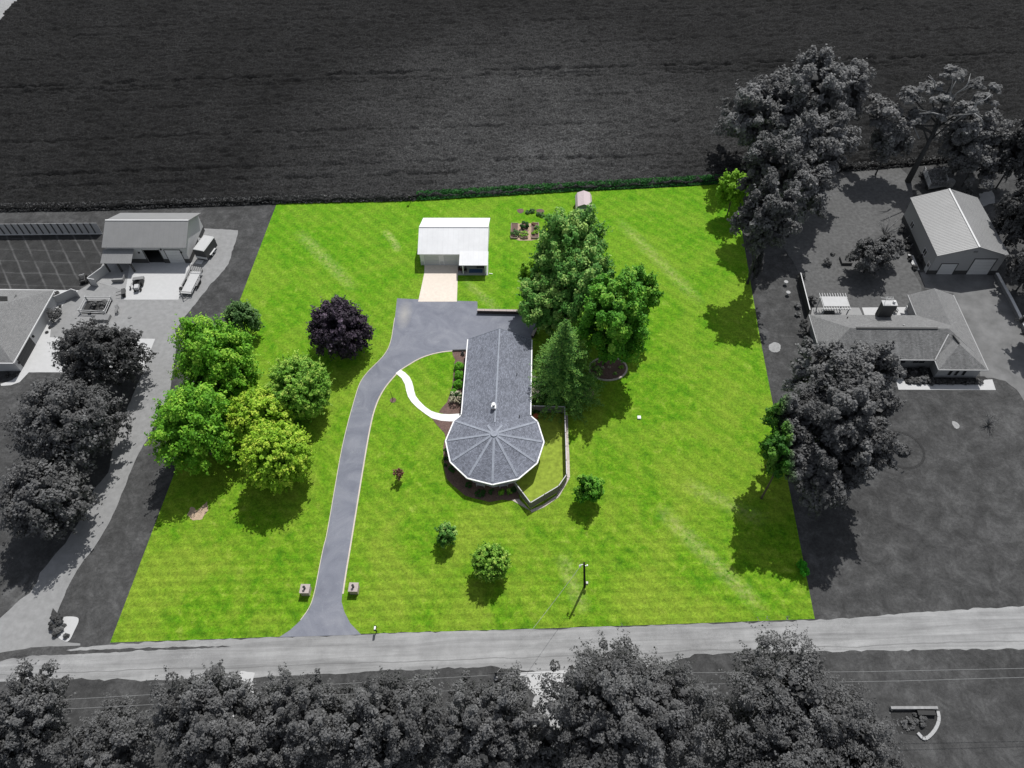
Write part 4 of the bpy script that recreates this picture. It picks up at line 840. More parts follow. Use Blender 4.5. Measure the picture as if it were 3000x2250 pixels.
wire('service_wire', [pt+Vector((-.4, 0, .1)), p2+Vector((0, 0, 8.8))], .023, 'wire', 'thin service wire running from the lawn pole over the road', .7)
wire('power_line', [Q(-150, 2068, 9), Q(181, 2050, 9), Q(1058, 2000, 9), Q(1510, 1974, 9), Q(2048, 1971, 9), Q(2538, 1968, 9), Q(3150, 1955, 9)], .024, 'wire', 'upper power line running along the south roadside')
wire('power_line', [Q(-150, 2095, 8.6), Q(240, 2075, 8.6), Q(1100, 2030, 8.6), Q(2030, 2005, 8.6), Q(2646, 1995, 8.6), Q(3150, 1980, 8.6)], .024, 'wire', 'lower power line running along the south roadside')
mm = MB(); q = YD(2058, 412); mm.box((q.x-.25, q.y-.25, 0), (q.x+.25, q.y+.25, .25)); tag(mm.build('utility_box', 'white'), 'small white utility box on the open lawn east of the fence', 'utility box')
q = C3(283, 262); t = empty('bird_feeder', (q.x, q.y, 0), 'dark feeder post at the field edge behind the barn', 'bird feeder'); mm = MB(); mm.tube([(q.x, q.y, 0), (q.x, q.y, 1.5)], .05, 6); mm.build('post', 'black', t); mm = MB(); mm.box((q.x-.22, q.y-.22, 1.5), (q.x+.22, q.y+.22, 1.85)); mm.build('feeder_box', 'black', t)
# sapling with mulch ring
q = N7(562, 955); t = empty('sapling', (q.x, q.y, 0), 'thin bare sapling in a mulch ring by the walkway', 'tree')
mm = MB(); mm.tube([(q.x, q.y, 0), (q.x-.05, q.y, 1.6), (q.x-.2, q.y+.1, 2.4)], [.05, .035, .015], 6); mm.build('trunk', 'pole', t); mm = MB(); mm.disc((q.x, q.y), .48, .0, .04, 16); mm.build('mulch_ring', 'mulch', t)

# ------------------------------------------------------------------ trees on the lot
G1 = 'maples in the group west of the drive'
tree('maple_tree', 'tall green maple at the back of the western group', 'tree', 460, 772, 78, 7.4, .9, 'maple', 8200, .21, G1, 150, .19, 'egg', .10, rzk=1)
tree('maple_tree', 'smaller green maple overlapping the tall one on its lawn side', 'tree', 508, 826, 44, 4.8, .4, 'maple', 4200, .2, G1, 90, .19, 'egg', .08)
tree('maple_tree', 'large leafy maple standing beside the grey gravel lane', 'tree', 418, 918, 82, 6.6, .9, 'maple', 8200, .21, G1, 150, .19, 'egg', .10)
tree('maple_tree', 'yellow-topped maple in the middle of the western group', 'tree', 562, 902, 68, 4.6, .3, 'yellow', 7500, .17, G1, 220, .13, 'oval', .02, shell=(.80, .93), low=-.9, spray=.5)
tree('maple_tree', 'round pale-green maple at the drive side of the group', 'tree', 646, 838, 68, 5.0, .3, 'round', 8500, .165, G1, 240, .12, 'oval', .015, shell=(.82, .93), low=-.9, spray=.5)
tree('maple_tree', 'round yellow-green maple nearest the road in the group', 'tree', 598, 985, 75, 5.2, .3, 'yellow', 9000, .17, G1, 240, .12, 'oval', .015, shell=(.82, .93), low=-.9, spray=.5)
tree('small_tree', 'small dull green tree behind the western maples', 'tree', 523, 690, 36, 3.6, .4, 'dull', 2600, .19, None, 80, .22, 'oval', .08)
tree('purple_tree', 'dark purple-leaved tree standing alone near the drive bend', 'tree', 730, 706, 61, 4.9, .5, 'purple', 8000, .2, None, 170, .16, 'egg', .05, shell=(.74, .93), low=-.9)
G2 = 'big maples between the barn and the dog run'
tree('big_maple_tree', 'tall dark maple rising in front of the shed', 'tree', 1232, 545, 76, 8.2, 2, 'dark', 13000, .23, G2, 150, .19, 'egg', .10, shell=(.6, .96))
tree('big_maple_tree', 'dark maple overhanging the back corner of the drive', 'tree', 1188, 652, 66, 5.0, 1.0, 'dark', 10500, .23, G2, 130, .2, 'oval', .1)
tree('big_maple_tree', 'broad maple at the heart of the cluster, behind the spruce', 'tree', 1262, 628, 78, 6.6, 3, 'dark', 11500, .23, G2, 130, .2, 'oval', .12)
tree('big_maple_tree', 'fresh green maple shading the island bed', 'tree', 1318, 690, 76, 7.4, 3, 'bright', 12500, .23, G2, 120, .2, 'oval', .16)
tree('big_maple_tree', 'narrow bright maple on the open-lawn side of the cluster', 'tree', 1374, 640, 42, 5.6, 3, 'bright', 5200, .23, G2, 60, .28, 'oval', .12)
tree('small_tree', 'small yellow-green tree peeking out below the dark maple', 'tree', 1141, 592, 21, 2.4, 5, 'lime', 1300, .2, None, 30, .3)
# spruce
def spruce(cu, cv, ht, rb, label):
    p = A(cu, cv, 0); t = empty('spruce_tree', (p.x, p.y, 0), label, 'tree'); r = np.random.default_rng(4); P_, N_, T_ = [], [], []; m = MB(); m.tube([(0, 0, -.1), (0, 0, ht*.6), (0, 0, ht)], [.28, .14, .03], 8)
    for z in np.arange(.8, ht-.2, .42):
        R0 = rb*(1-z/ht)**.8; nb = int(8+R0*2.6)
        for i in range(nb):
            a = r.uniform(0, 6.28); L_ = R0*r.uniform(.65, 1.12); dr = -.22*L_
            n = int(12+L_*16); s = r.uniform(.12, 1, n); wd = .42*(1-s*.65)*min(1, L_/2)
            off = r.normal(0, 1, n)*wd; x = np.cos(a)*s*L_-np.sin(a)*off; y = np.sin(a)*s*L_+np.cos(a)*off; zz = z+dr*s+.30*s*s*L_*.5-np.abs(off)*.25+r.normal(0, .05, n)
            P_.append(np.stack([x, y, zz], 1)); N_.append(np.tile([math.cos(a)*.4, math.sin(a)*.4, .8], (n, 1))); T_.append(np.clip(.25+.55*s+r.normal(0, .15, n), 0, 1))
            if i % 3 == 0: m.tube([(0, 0, z), (math.cos(a)*L_*.9, math.sin(a)*L_*.9, z+dr*.6)], [.04, .01], 4)
    me = leaves_mesh('crown', np.concatenate(P_), np.concatenate(N_), .13, .35, np.concatenate(T_), .45); o = link('crown', me, LEAF['needle'], t); link('trunk', m_to_mesh(m, 'trunk'), MAT['bark'], t); return t
b_ = A(1211, 812); spruce(1216, 846, 16.8, 7.0, 'pointed green spruce between the house and the island bed')
tree('young_tree', 'small bright tree with dark shadow east of the dog run', 'tree', 1272, 1056, 31, 2.5, .5, 'bright', 1900, .16, None, 45, .26, 'oval', .1)
tree('young_tree', 'smallest round tree on the front lawn', 'tree', 964, 1154, 24, 1.9, .3, 'dark', 1300, .14, None, 40, .26, 'oval', .05)
tree('young_tree', 'dense olive round tree nearest the road on the front lawn', 'tree', 1060, 1214, 41, 2.6, .35, 'round', 5200, .12, None, 170, .13, 'oval', .02, shell=(.82, .93), low=-.9, spray=.4)
tree('young_tree', 'sparse reddish sapling on the lawn by the drive', 'tree', 860, 1024, 11, 1.1, .5, 'red', 300, .11, None, 20, .3)
tree('field_edge_tree', 'lime green tree at the field corner below the tall grey trees', 'tree', 1585, 410, 32, 3.4, 2.4, 'lime', 2500, .22, None, 60, .26, 'oval', .12)
bush('boundary_shrub', 'upright shrub on the boundary line, half green and half grey', A(1735, 1228, .8), 1.1, 1.6, 'edgeshrub', 900, .12, 'shrub', ry=2.0)
# ------------------------------------------------------------------ trees west (grey)
G3 = 'grey trees beside the gravel lane'
tree('grey_tree', 'dark grey tree beside the pale garage pad', 'tree', 214, 770, 78, 6.0, .8, 'greyd', 8000, .21, G3, 140, .19, 'egg', .1, bark='g_bark')
tree('grey_tree', 'largest dark grey tree of the lane row, in the middle', 'tree', 142, 915, 98, 6.8, .8, 'grey', 9500, .22, G3, 150, .19, 'egg', .08, bark='g_bark')
tree('grey_tree', 'dark grey tree of the lane row nearest the road', 'tree', 96, 1082, 86, 5.4, .8, 'grey', 8500, .22, G3, 150, .19, 'oval', .07, bark='g_bark')
# ------------------------------------------------------------------ trees east (grey)
G4 = 'tall grey trees behind the eastern neighbour'
big = dict(bark='g_bark', group=G4)
tree('tall_grey_tree', 'broad tall grey tree overlapping the field, closest to the lime tree', 'tree', 1640, 252, 92, 6.6, 4, 'greyl', 8500, .3, G4, 75, .2, 'oval', .22, bark='g_bark')
tree('tall_grey_tree', 'tallest grey tree with its crown highest against the field', 'tree', 1755, 200, 82, 6.6, 8, 'greyl', 8000, .3, G4, 70, .2, 'oval', .24, bark='g_bark')
tree('tall_grey_tree', 'narrow grey crown with dark trunk on the field side of the group', 'tree', 1832, 195, 48, 6, 7, 'greyl', 3600, .3, G4, 40, .28, 'oval', .18, bark='g_bark')
tree('tall_grey_tree', 'grey tree with drooping pale crown in the middle of the group', 'tree', 1762, 315, 74, 6.2, 6, 'greyl', 6500, .29, G4, 65, .22, 'egg', .2, bark='g_bark')
tree('tall_grey_tree', 'grey tree just behind the lime green tree', 'tree', 1672, 372, 58, 6, 6.5, 'grey', 5200, .27, G4, 55, .24, 'oval', .2, bark='g_bark')
tree('tall_grey_tree', 'grey tree whose low crown edges the open yard', 'tree', 1735, 415, 58, 5, 5, 'greyl', 4200, .27, G4, 50, .25, 'oval', .25, bark='g_bark')
tree('tall_grey_tree', 'shaded grey tree lowest along the boundary line', 'tree', 1660, 470, 58, 5.5, 9, 'grey', 3800, .27, G4, 50, .25, 'oval', .2, bark='g_bark')
p = A(1638, 590)
tree('boundary_conifer', 'narrow dark conifer in the shade of the boundary', 'tree', 1637, 572, 13, 3.4, .2, 'greyd', 1500, .15, None, 60, .25, 'cone', .05, bark='g_bark')
# open-crowned old tree with dead limbs
def old_tree():
    b = A(1961, 392); t = empty('old_tree', b, 'leaning old tree with bare pale limbs above the hay wagon', 'tree'); r = random.Random(9); m = MB(); d = MB()
    tp = A(2030, 262, 11.5)-b; m.tube([(0, 0, -.2), tp*.5, tp], [.62, .45, .3], 10)
    spots = [(1915, 235, 13, 38), (1965, 205, 15, 30), (2010, 190, 16, 26), (2065, 160, 19, 26), (2125, 215, 16, 26), (2090, 235, 15, 24), (1900, 260, 11, 24), (2040, 215, 16, 26), (1985, 255, 12, 26), (2150, 190, 16, 16), (2030, 245, 13, 26), (1945, 285, 10, 24), (2075, 275, 12, 22), (1890, 215, 12, 20), (2110, 180, 17, 18)]
    P_, N_, T_ = [], [], []
    for i, (u, v, z, rp) in enumerate(spots):
        c = A(u, v, z)-b; R0 = pxm(rp, A(u, v, z)); pts, nr, tn, cc = crown_points(R0, R0*.45, 560, 16, .36, (.4, .9), .2, -.9, seed=i+50)
        P_.append(pts+np.array(c)); N_.append(nr); T_.append(tn); s = tp*r.uniform(.62, 1); k_ = s.lerp(c, .55)+Vector((r.uniform(-.6, .6), r.uniform(-.6, .6), .4)); m.tube([s, k_, c], [.2, .12, .04], 6)
    for (u, v, z), (u2, v2, z2) in (((2050, 225, 16), (2090, 185, 20)), ((2050, 225, 16), (2065, 175, 20)), ((2060, 265, 13), (2120, 215, 18)), ((2080, 195, 19), (2095, 165, 21)), ((2040, 250, 14), (1985, 245, 16)), ((2060, 250, 15), (2105, 245, 17)), ((2105, 245, 17), (2125, 270, 16)), ((2105, 225, 18), (2140, 205, 19)), ((1985, 300, 9), (1960, 250, 12)), ((2020, 190, 18), (2005, 165, 20))):
        a, c = A(u, v, z)-b, A(u2, v2, z2)-b; k_ = a.lerp(c, .5)+Vector((r.uniform(-.5, .5), r.uniform(-.5, .5), .3)); d.tube([a, k_, c], [.15, .1, .05], 5); e = c+Vector((r.uniform(-1, 1), r.uniform(-.6, .6), r.uniform(.2, 1))); d.tube([k_, e], [.07, .025], 4)
    link('trunk', m_to_mesh(m, 'trunk'), MAT['g_bark'], t); link('dead_limbs', m_to_mesh(d, 'dead_limbs'), MAT['deadwood'], t)
    link('crown', leaves_mesh('crown', np.concatenate(P_), np.concatenate(N_), .28, .5, np.concatenate(T_)), LEAF['greyl'], t)
old_tree()
tree('grey_yard_tree', 'thin-trunked grey tree between the tall group and the old tree', 'tree', 1925, 300, 38, 4.5, 3.5, 'greyl', 3200, .26, None, 40, .3, 'oval', .2, bark='g_bark')
tree('grey_yard_tree', 'wide pale grey tree beyond the hay wagon', 'tree', 2100, 295, 70, 5, 3, 'greyl', 6500, .28, None, 70, .22, 'oval', .18, bark='g_bark')
tree('grey_yard_tree', 'drooping grey tree close behind the barn roof', 'tree', 2105, 355, 42, 4, 1, 'greyl', 3200, .25, None, 50, .25, 'egg', .15, bark='g_bark')
tree('shaded_tree', 'very dark tree filling the frame edge beside the drooping tree', 'tree', 2195, 335, 44, 6.5, 1, 'greyd', 4200, .27, None, 60, .24, 'oval', .15, bark='g_bark')
tree('shaded_tree', 'dark grey tree east of the big barn', 'tree', 2205, 470, 44, 6, 1, 'greyd', 4200, .26, None, 60, .24, 'oval', .15, bark='g_bark')
tree('shaded_tree', 'grey tree at the frame edge by the barn doors', 'tree', 2236, 572, 42, 5, 1, 'grey', 3600, .25, None, 60, .24, 'oval', .15, bark='g_bark')
tree('shaded_tree', 'grey tree overhanging the cap-stone wall', 'tree', 2266, 690, 40, 5, 1, 'grey', 3200, .25, None, 60, .24, 'oval', .15, bark='g_bark')
tree('crab_apple_tree', 'small dark spreading tree in the middle of the eastern yard', 'tree', 1882, 555, 44, 2.8, .8, 'grey', 3800, .21, None, 60, .26, 'oval', .16, bark='g_bark', low=-.5)
tree('crab_apple_tree', 'side crown of dark foliage reaching toward the barn', 'tree', 1925, 535, 24, 1.9, 1.2, 'grey', 1500, .2, None, 40, .28, 'oval', .16, bark='g_bark')
def bare_shrub(p, R0, ht, label, n=26, mat='deadwood'):
    m = MB(); r = random.Random(int(p.x*10))
    for i in range(n):
        a = r.uniform(0, 6.28); l_ = r.uniform(.5, 1)*R0; e = Vector((math.cos(a)*l_, math.sin(a)*l_, r.uniform(.6, 1)*ht)); k_ = e*.5+Vector((0, 0, .3)); m.tube([(0, 0, 0), k_, e], [.05, .035, .012], 4)
        for _ in range(2): f = e+Vector((r.uniform(-.4, .4), r.uniform(-.4, .4), r.uniform(0, .4))); m.tube([k_.lerp(e, .5), f], [.025, .008], 3)
    me = m_to_mesh(m, 'bare_shrub'); o = link('bare_shrub', me, MAT[mat]); o.location = p; return tag(o, label, 'shrub')
bare_shrub(R6(1080, 660), 2.6, 3.0, 'leafless pale shrub behind the small spreading tree', 34)
G5 = 'grey oaks in front of the eastern house'
tree('grey_oak', 'huge grey oak covering the corner of the eastern house', 'tree', 1825, 900, 106, 6.5, 6, 'grey', 13500, .24, G5, 110, .19, 'oval', .16, bark='g_bark')
tree('grey_oak', 'pale grey oak crown against the eastern roof', 'tree', 1778, 800, 70, 5.0, 6, 'greyl', 6200, .24, G5, 65, .22, 'oval', .22, bark='g_bark')
tree('grey_oak', 'grey oak branches overhanging the long roof', 'tree', 1872, 805, 60, 4.0, 6, 'greyl', 4400, .23, G5, 50, .25, 'oval', .2, bark='g_bark')
tree('grey_oak', 'shaded lower oak nearest the road', 'tree', 1800, 1010, 84, 5.0, 5, 'grey', 8500, .24, G5, 70, .22, 'oval', .2, bark='g_bark')
tree('boundary_oak', 'oak on the boundary turning from green to grey', 'tree', 1704, 905, 50, 4.4, 7.5, 'edge', 3000, .22, None, 50, .25, 'oval', .22)
tree('boundary_oak', 'lower green branches of oak reaching over the lawn edge', 'tree', 1694, 978, 52, 3.8, 8, 'edge', 2600, .22, None, 36, .28, 'oval', .25)
# ------------------------------------------------------------------ trees south of the road
G6 = 'grey trees lining the south side of the road'
so_ = dict(bark='g_bark', group=G6)
for (u, v, r_, rz_, zb_, n, mt, lb, lob) in (
    (50, 1560, 100, 6.5, 1.5, 11000, 'grey', 'grey tree filling the corner of the picture by the lane mouth', 80),
    (465, 1565, 128, 6.0, 2.0, 17000, 'grey', 'grey tree with ragged tips reaching over the road edge', 90),
    (222, 1645, 118, 5.0, 1.5, 9000, 'grey', 'low grey tree between the corner tree and the ragged one', 80),
    (665, 1560, 112, 5.8, 1.5, 14000, 'grey', 'grey tree second in the thick row south of the road', 90),
    (560, 1680, 90, 5.0, 1.5, 7000, 'grey', 'grey tree under the ragged tree at the picture edge', 80),
    (850, 1572, 118, 6.0, 1.5, 15000, 'grey', 'dense grey tree halfway along the thick row', 90),
    (1050, 1575, 122, 5.6, 1.5, 16000, 'grey', 'dense grey tree ending the thick row at the pale drive', 90),
    (1350, 1550, 172, 7.0, 2.0, 28000, 'grey', 'very broad feathery grey tree east of the pale drive', 150),
    (1738, 1612, 206, 6.6, .8, 33000, 'grey', 'widest grey tree near the stone-edged bed', 170),
    (1178, 1625, 62, 2.4, .5, 4200, 'greyl', 'pale grey shrub-like tree on the gravel lane', 40)):
    tree('roadside_tree', lb, 'tree', u, v, r_, rz_, zb_, mt, int(n*1.15), .145, G6, int(lob*1.7), .12 if r_ > 130 else .15, 'oval', .15, bark='g_bark', shell=(.55, .96))
# ------------------------------------------------------------------ western neighbour: barn
BW = empty('grey_barn', (-70, 102, 0), 'grey metal barn with an open dark doorway and side porch roof', 'barn')
gx0, gx1, gy0, gy1, gze, gzr, gyr = -77.65, -62.5, 97.1, 106.55, 4.0, 6.3, 101.75
gable_x(BW, gx0, gx1, gy0, gy1, gze, gzr, gyr, 'g_metal', .1, 'roof_slope')
ribs('roof_ribs', (gx0, gy0, gze), (gx1, gy0, gze), (gx0, gyr, gzr), (gx1, gyr, gzr), .3, 'g_metal', BW, .04, .03)
mm = MB(); mm.bar((gx0, gyr, gzr+.03), (gx1, gyr, gzr+.03), .25, .05); mm.build('ridge_cap', 'g_white', BW)
wx0, wx1, wy0, wy1 = -77.2, -63.1, 97.45, 106.3
mm = MB(); mm.prism([(wx1-.15, wy0, 0), (wx1-.15, wy1, 0), (wx1-.15, wy1, gze-.05), (wx1-.15, gyr, gzr-.15), (wx1-.15, wy0, gze-.05)][::-1], (.15, 0, 0)); mm.build('gable_wall', 'g_wall', BW)
mm = MB(); mm.prism([(wx0, wy0, 0), (wx0, wy1, 0), (wx0, wy1, gze-.05), (wx0, gyr, gzr-.15), (wx0, wy0, gze-.05)][::-1], (.15, 0, 0)); mm.build('gable_wall', 'g_wall', BW)
mm = MB(); mm.box((wx0+.15, wy1-.15, 0), (wx1-.15, wy1, gze-.1)); mm.build('back_wall', 'g_wall', BW)
dA = (GB(1042, 940).x, GB(1298, 940).x); dB = (GB(1388, 940).x, GB(1632, 940).x); dt = 3.15
m = MB(); m.box((wx0+.15, wy0, .0), (dA[0], wy0+.15, gze-.1)); m.box((dA[1], wy0, 0), (dB[0], wy0+.15, gze-.1)); m.box((dB[1], wy0, 0), (wx1-.15, wy0+.15, gze-.1)); m.box((dA[0], wy0, dt), (dA[1], wy0+.15, gze-.1)); m.box((dB[0], wy0, dt), (dB[1], wy0+.15, gze-.1)); m.build('front_wall', 'g_wall', BW)
for xa_, xb_ in ((GB(750, 935).x, dA[0]-.12), (dA[1]+.12, dB[0]-.12), (dB[1]+.12, wx1)): m = MB(); m.box((xa_, wy0-.03, 0), (xb_, wy0-.002, 1.0)); m.build('wainscot', 'g_dark', BW)
m = MB(); m.box((wx1+.002, wy0, 0), (wx1+.03, wy1, 1.0)); m.build('wainscot', 'g_dark', BW)
garage_door(BW, dB[0], dB[1], wy0, .04, dt, 'g_white', 5, 'g_dark', fr=.12)
m = MB(); m.box((dA[0]-.12, wy0-.06, 0), (dA[0], wy0-.003, dt+.1)); m.box((dA[1], wy0-.06, 0), (dA[1]+.12, wy0-.003, dt+.1)); m.build('door_frame', 'g_dark', BW)
m = MB(); m.box((wx0+.2, wy0+.2, .01), (wx1-.2, wy1-.2, .03)); m.build('barn_floor', 'g_dark', BW)
for zx, zy in ((872, 770), (1555, 765), (1225, 720)): q = at_y(GB, zx, zy, wy0); m = MB(); m.box((q.x-.12, wy0-.22, q.z-.12), (q.x+.12, wy0-.003, q.z+.12)); m.build('wall_lamp', 'black', BW)
pb = [GB(400, 1085), GB(600, 1085), GB(805, 1085)]; py = pb[0].y
e0 = at_y(GB, 245, 950, py-.35); e1 = at_y(GB, 740, 950, py-.35); eh = (e0.z+e1.z)/2
t0 = at_y(GB, 318, 715, wy0); tz = min(gze-.35, eh+1.0)
slab('porch_roof', [(e0.x, py-.35, eh), (e1.x, py-.35, eh), (e1.x, wy0-.02, tz), (e0.x, wy0-.02, tz)], .06, 'g_metal', BW)
ribs('porch_ribs', (e0.x, py-.35, eh), (e1.x, py-.35, eh), (e0.x, wy0-.02, tz), (e1.x, wy0-.02, tz), .3, 'g_metal', BW, .04, .03)
for p in pb: m = MB(); m.box((p.x-.13, p.y-.13, 0), (p.x+.13, p.y+.13, eh+.02)); m.build('porch_post', 'g_dark', BW)
m = MB(); m.box((pb[0].x, py+.1, eh-.25), (pb[2].x, py+.16, eh)); m.build('porch_beam', 'g_dark', BW)
# long fence behind the mown yard
FB = [L1(-60, 382), L1(832, 373)]; fa, fb = FB; hh = at_y(L1, 400, 290, L1(400, 378).y).z
t = empty('board_fence', fa, 'long pale fence with dark posts behind the mown yard', 'fence'); n = 17; d = (fb-fa)/n
for i in range(n):
    p, q = fa+d*i, fa+d*(i+1); m = MB(); m.bar(p+Vector((0, 0, hh/2)), q+Vector((0, 0, hh/2)), .05, hh-.05); m.build('fence_panel', 'g_vinyl', t)
    m = MB(); m.box((p.x-.1, p.y-.12, 0), (p.x+.1, p.y-.03, hh)); m.build('post', 'g_dark', t); m = MB(); m.bar(p+Vector((0, -.1, .12)), q+Vector((0, -.1, .12)), .1, .24); m.build('kickboard', 'g_white', t)
# yard fence sections
def panels(name, segs, label, h, mat, rail, topf=None):
    t = empty(name, segs[0][0], label, 'fence')
    for a, b in segs:
        L = (b-a).length; n = max(1, round(L/2.4)); d = (b-a)/n
        for i in range(n):
            p, q = a+d*i, a+d*(i+1); m = MB(); m.bar(p+Vector((0, 0, h/2)), q+Vector((0, 0, h/2)), .06, h-.06); m.build('fence_panel', mat, t)
            m = MB(); m.bar(p+Vector((0, 0, h)), q+Vector((0, 0, h)), .11, .07); m.build('top_rail', rail, t); m = MB(); m.box((p.x-.07, p.y-.07, 0), (p.x+.07, p.y+.07, h+.06)); m.build('post', mat, t)
    return t
panels('yard_fence', [(HL(835, 440), HL(1085, 330)), (HL(1085, 330), HL(1150, 350))], 'grey fence section joining the garage corner to the yard gap', 1.75, 'g_vinyl', 'g_white')
panels('yard_fence', [(L1(740, 790), L1(800, 800)), (L1(740, 790), L1(890, 680))], 'grey fence section from the yard gap to the barn porch', 1.75, 'g_vinyl', 'g_white')
# western house with hip roof
HW = empty('grey_house', (-90, 80, 0), 'grey hip-roofed house with a dark garage door, cut off by the frame', 'house')
ex_, y0_, y1_, zE = -83.05, 71.65, 87.75, 2.75; yr_ = (y0_+y1_)/2; hw = (y1_-y0_)/2; zR = zE+hw*.42; rx_ = ex_-hw
far = -115
slab('roof_slope', [(ex_, y0_, zE), (ex_, y1_, zE), (rx_, yr_+.01, zR), (rx_, yr_-.01, zR)], .12, 'g_shingle_light', HW)
slab('roof_slope', [(far, y0_, zE), (ex_, y0_, zE), (rx_, yr_, zR), (far, yr_, zR)], .12, 'g_shingle_light', HW)
slab('roof_slope', [(ex_, y1_, zE), (far, y1_, zE), (far, yr_, zR), (rx_, yr_, zR)], .12, 'g_shingle_light', HW)
m = MB(); m.bar((ex_+.05, y0_, zE-.06), (ex_+.05, y1_, zE-.06), .14, .16); m.build('gutter', 'g_white', HW)
m = MB(); m.bar((far, y0_-.05, zE-.06), (ex_, y0_-.05, zE-.06), .14, .16); m.build('gutter', 'g_white', HW)
wxx = -83.55; m = MB(); m.box((far+1, y0_+.55, 0), (wxx, y1_-.6, zE-.1)); m.build('wall', 'g_wall', HW)
ya, yb = at_x(HL, 510, 1025, wxx).y, at_x(HL, 335, 1355, wxx).y
m = MB(); m.box((wxx+.002, min(ya, yb)-.1, 0), (wxx+.06, max(ya, yb)+.1, 2.5)); gd = m.build('garage_door', 'g_white', HW)
for i in range(4): m = MB(); m.box((wxx+.061, min(ya, yb), .04+i*.59), (wxx+.09, max(ya, yb), .60+i*.59)); m.build('door_panel', 'g_dark', gd)
for zx, zy in ((465, 905), (265, 1280)): q = at_x(HL, zx, zy, wxx); m = MB(); m.box((wxx+.003, q.y-.15, q.z-.15), (wxx+.25, q.y+.15, q.z+.15)); m.build('wall_lamp', 'black', HW)
dr = [HL(110, 335, 4.8), HL(225, 303, 4.2), HL(110, 520, 4.2)]
m = MB(); m.prism([dr[0], dr[1], dr[2]], (0, 0, -.9)); m.build('dormer_face', 'g_mid', HW)
m = MB(); m.face([dr[0]+Vector((0, 0, .05)), dr[2]+Vector((0, 0, .05)), dr[2]+Vector((-8, 0, .25)), dr[0]+Vector((-8, 0, .25))]); m.face([dr[0]+Vector((0, 0, .05)), dr[2]+Vector((0, 0, .05)), dr[2]+Vector((-8, 0, .25)), dr[0]+Vector((-8, 0, .25))][::-1]); m.build('dormer_roof', 'g_shingle', HW)
bush('foundation_shrub', 'dark oval shrub against the garage wall', at_x(HL, 745, 560, -82.4)*1.0, 1.7, 2.2, 'greyd', 1100, .13, ry=2.6)
for zx, zy, r_, lb in ((805, 275, .75, 'dark shrub at the back corner of the western house'), (858, 470, .4, 'small round shrub beside the grey fence end'), (828, 530, .38, 'tiny shrub below the fence end'), (710, 775, .38, 'tiny shrub on the garage walk near the big shrub'), (665, 840, .42, 'small shrub at the end of the garage bed'), (85, 1450, .7, 'round shrub in front of the house at the frame edge'), (205, 1455, .7, 'round shrub in front of the house near the garage')):
    bush('house_shrub', lb, HL(zx, zy, r_*.5), r_, r_*.8, 'greyd', 260, .1)
# enclosed cargo trailer
def tf(o_, ang): return Matrix.Translation(o_) @ Matrix.Rotation(ang, 4, 'Z')
class TB(MB):
    def __init__(s, M): super().__init__(); s.M = M
    def build(s, *a, **k): s.v = [tuple(s.M @ Vector(v)) for v in s.v]; return super().build(*a, **k)
a_, b_ = L1(1665, 600), L1(1700, 400)
c0 = GB(1990, 790); ang = R_(-13); M = tf(c0, ang); t = empty('cargo_trailer', c0, 'enclosed cargo trailer with pale roof parked beside the barn', 'trailer')
m = TB(M); m.box((-1.1, -1.9, .55), (1.1, 1.9, 2.45)); m.build('body', 'g_dark', t, bevel=.08)
m = TB(M); m.prism([(-1.12, -1.95, 2.45), (1.12, -1.95, 2.45), (.9, -1.95, 2.6), (-.9, -1.95, 2.6)], (0, 3.9, 0)); m.build('roof', 'g_pale', t)
m = TB(M); m.box((-1.12, -1.96, .5), (1.12, -1.9, .95)); m.build('rear_panel', 'g_white', t)
for sx in (-1, 1):
    for dy in (-.45, .4): m = TB(M); m.wheel((sx*1.2, dy, .35), (1, 0, 0), .35, .2); w_ = m.build('wheel', 'black', t); m = TB(M); m.wheel((sx*1.31, dy, .35), (1, 0, 0), .17, .03, 10); m.build('rim', 'g_white', w_)
    m = TB(M); m.box((sx*1.12-.02, -.95, .72), (sx*1.38, .9, .8)) if sx > 0 else m.box((-1.38, -.95, .72), (-1.1, .9, .8)); m.build('fender', 'g_white', t)
m = TB(M); m.bar((-.6, 1.9, .5), (0, 3.1, .5), .1); m.bar((.6, 1.9, .5), (0, 3.1, .5), .1); m.build('tongue', 'g_dark', t)
m = TB(M); m.box((-1, -2.9, .02), (.2, -1.95, .1)); m.build('ramp', 'g_white', t)
# utility trailer with ramp gate
p1, p2_ = GB(1650, 1475), GB(1830, 1120); c0 = (p1+p2_)/2; ang = math.atan2((p2_-p1).y, (p2_-p1).x)-math.pi/2; Lh = (p2_-p1).length/2; M = tf(Vector((c0.x, c0.y, 0)), ang); t = empty('utility_trailer', c0, 'open utility trailer with pale deck and raised mesh ramp gate', 'trailer')
m = TB(M); m.box((-1.0, -Lh, .5), (1.0, Lh, .62)); m.build('deck', 'g_pale', t)
for sx in (-1, 1):
    m = TB(M); m.box((sx*1.06-.04, -Lh, .92), (sx*1.06+.04, Lh, 1.0)); m.build('side_rail', 'g_dark', t)
    for k_ in range(6): m = TB(M); yy = -Lh+.05+k_*(2*Lh-.1)/5; m.box((sx*1.06-.035, yy-.035, .5), (sx*1.06+.035, yy+.035, .92)); m.build('stake', 'g_dark', t)
    for dy in (-.5, .4): m = TB(M); m.wheel((sx*1.27, dy, .36), (1, 0, 0), .36, .22); m.build('wheel', 'black', t)
    m = TB(M); m.box((min(sx*1.13, sx*1.42), -1.0, .76), (max(sx*1.13, sx*1.42), .9, .83)); m.build('fender', 'g_mid', t)
m = TB(M); m.bar((-1.06, -Lh, .96), (1.06, -Lh, .96), .08); m.build('front_rail', 'g_dark', t)
m = TB(M); m.bar((-.7, -Lh, .5), (0, -Lh-1.2, .5), .1); m.bar((.7, -Lh, .5), (0, -Lh-1.2, .5), .1); m.build('tongue', 'g_dark', t)
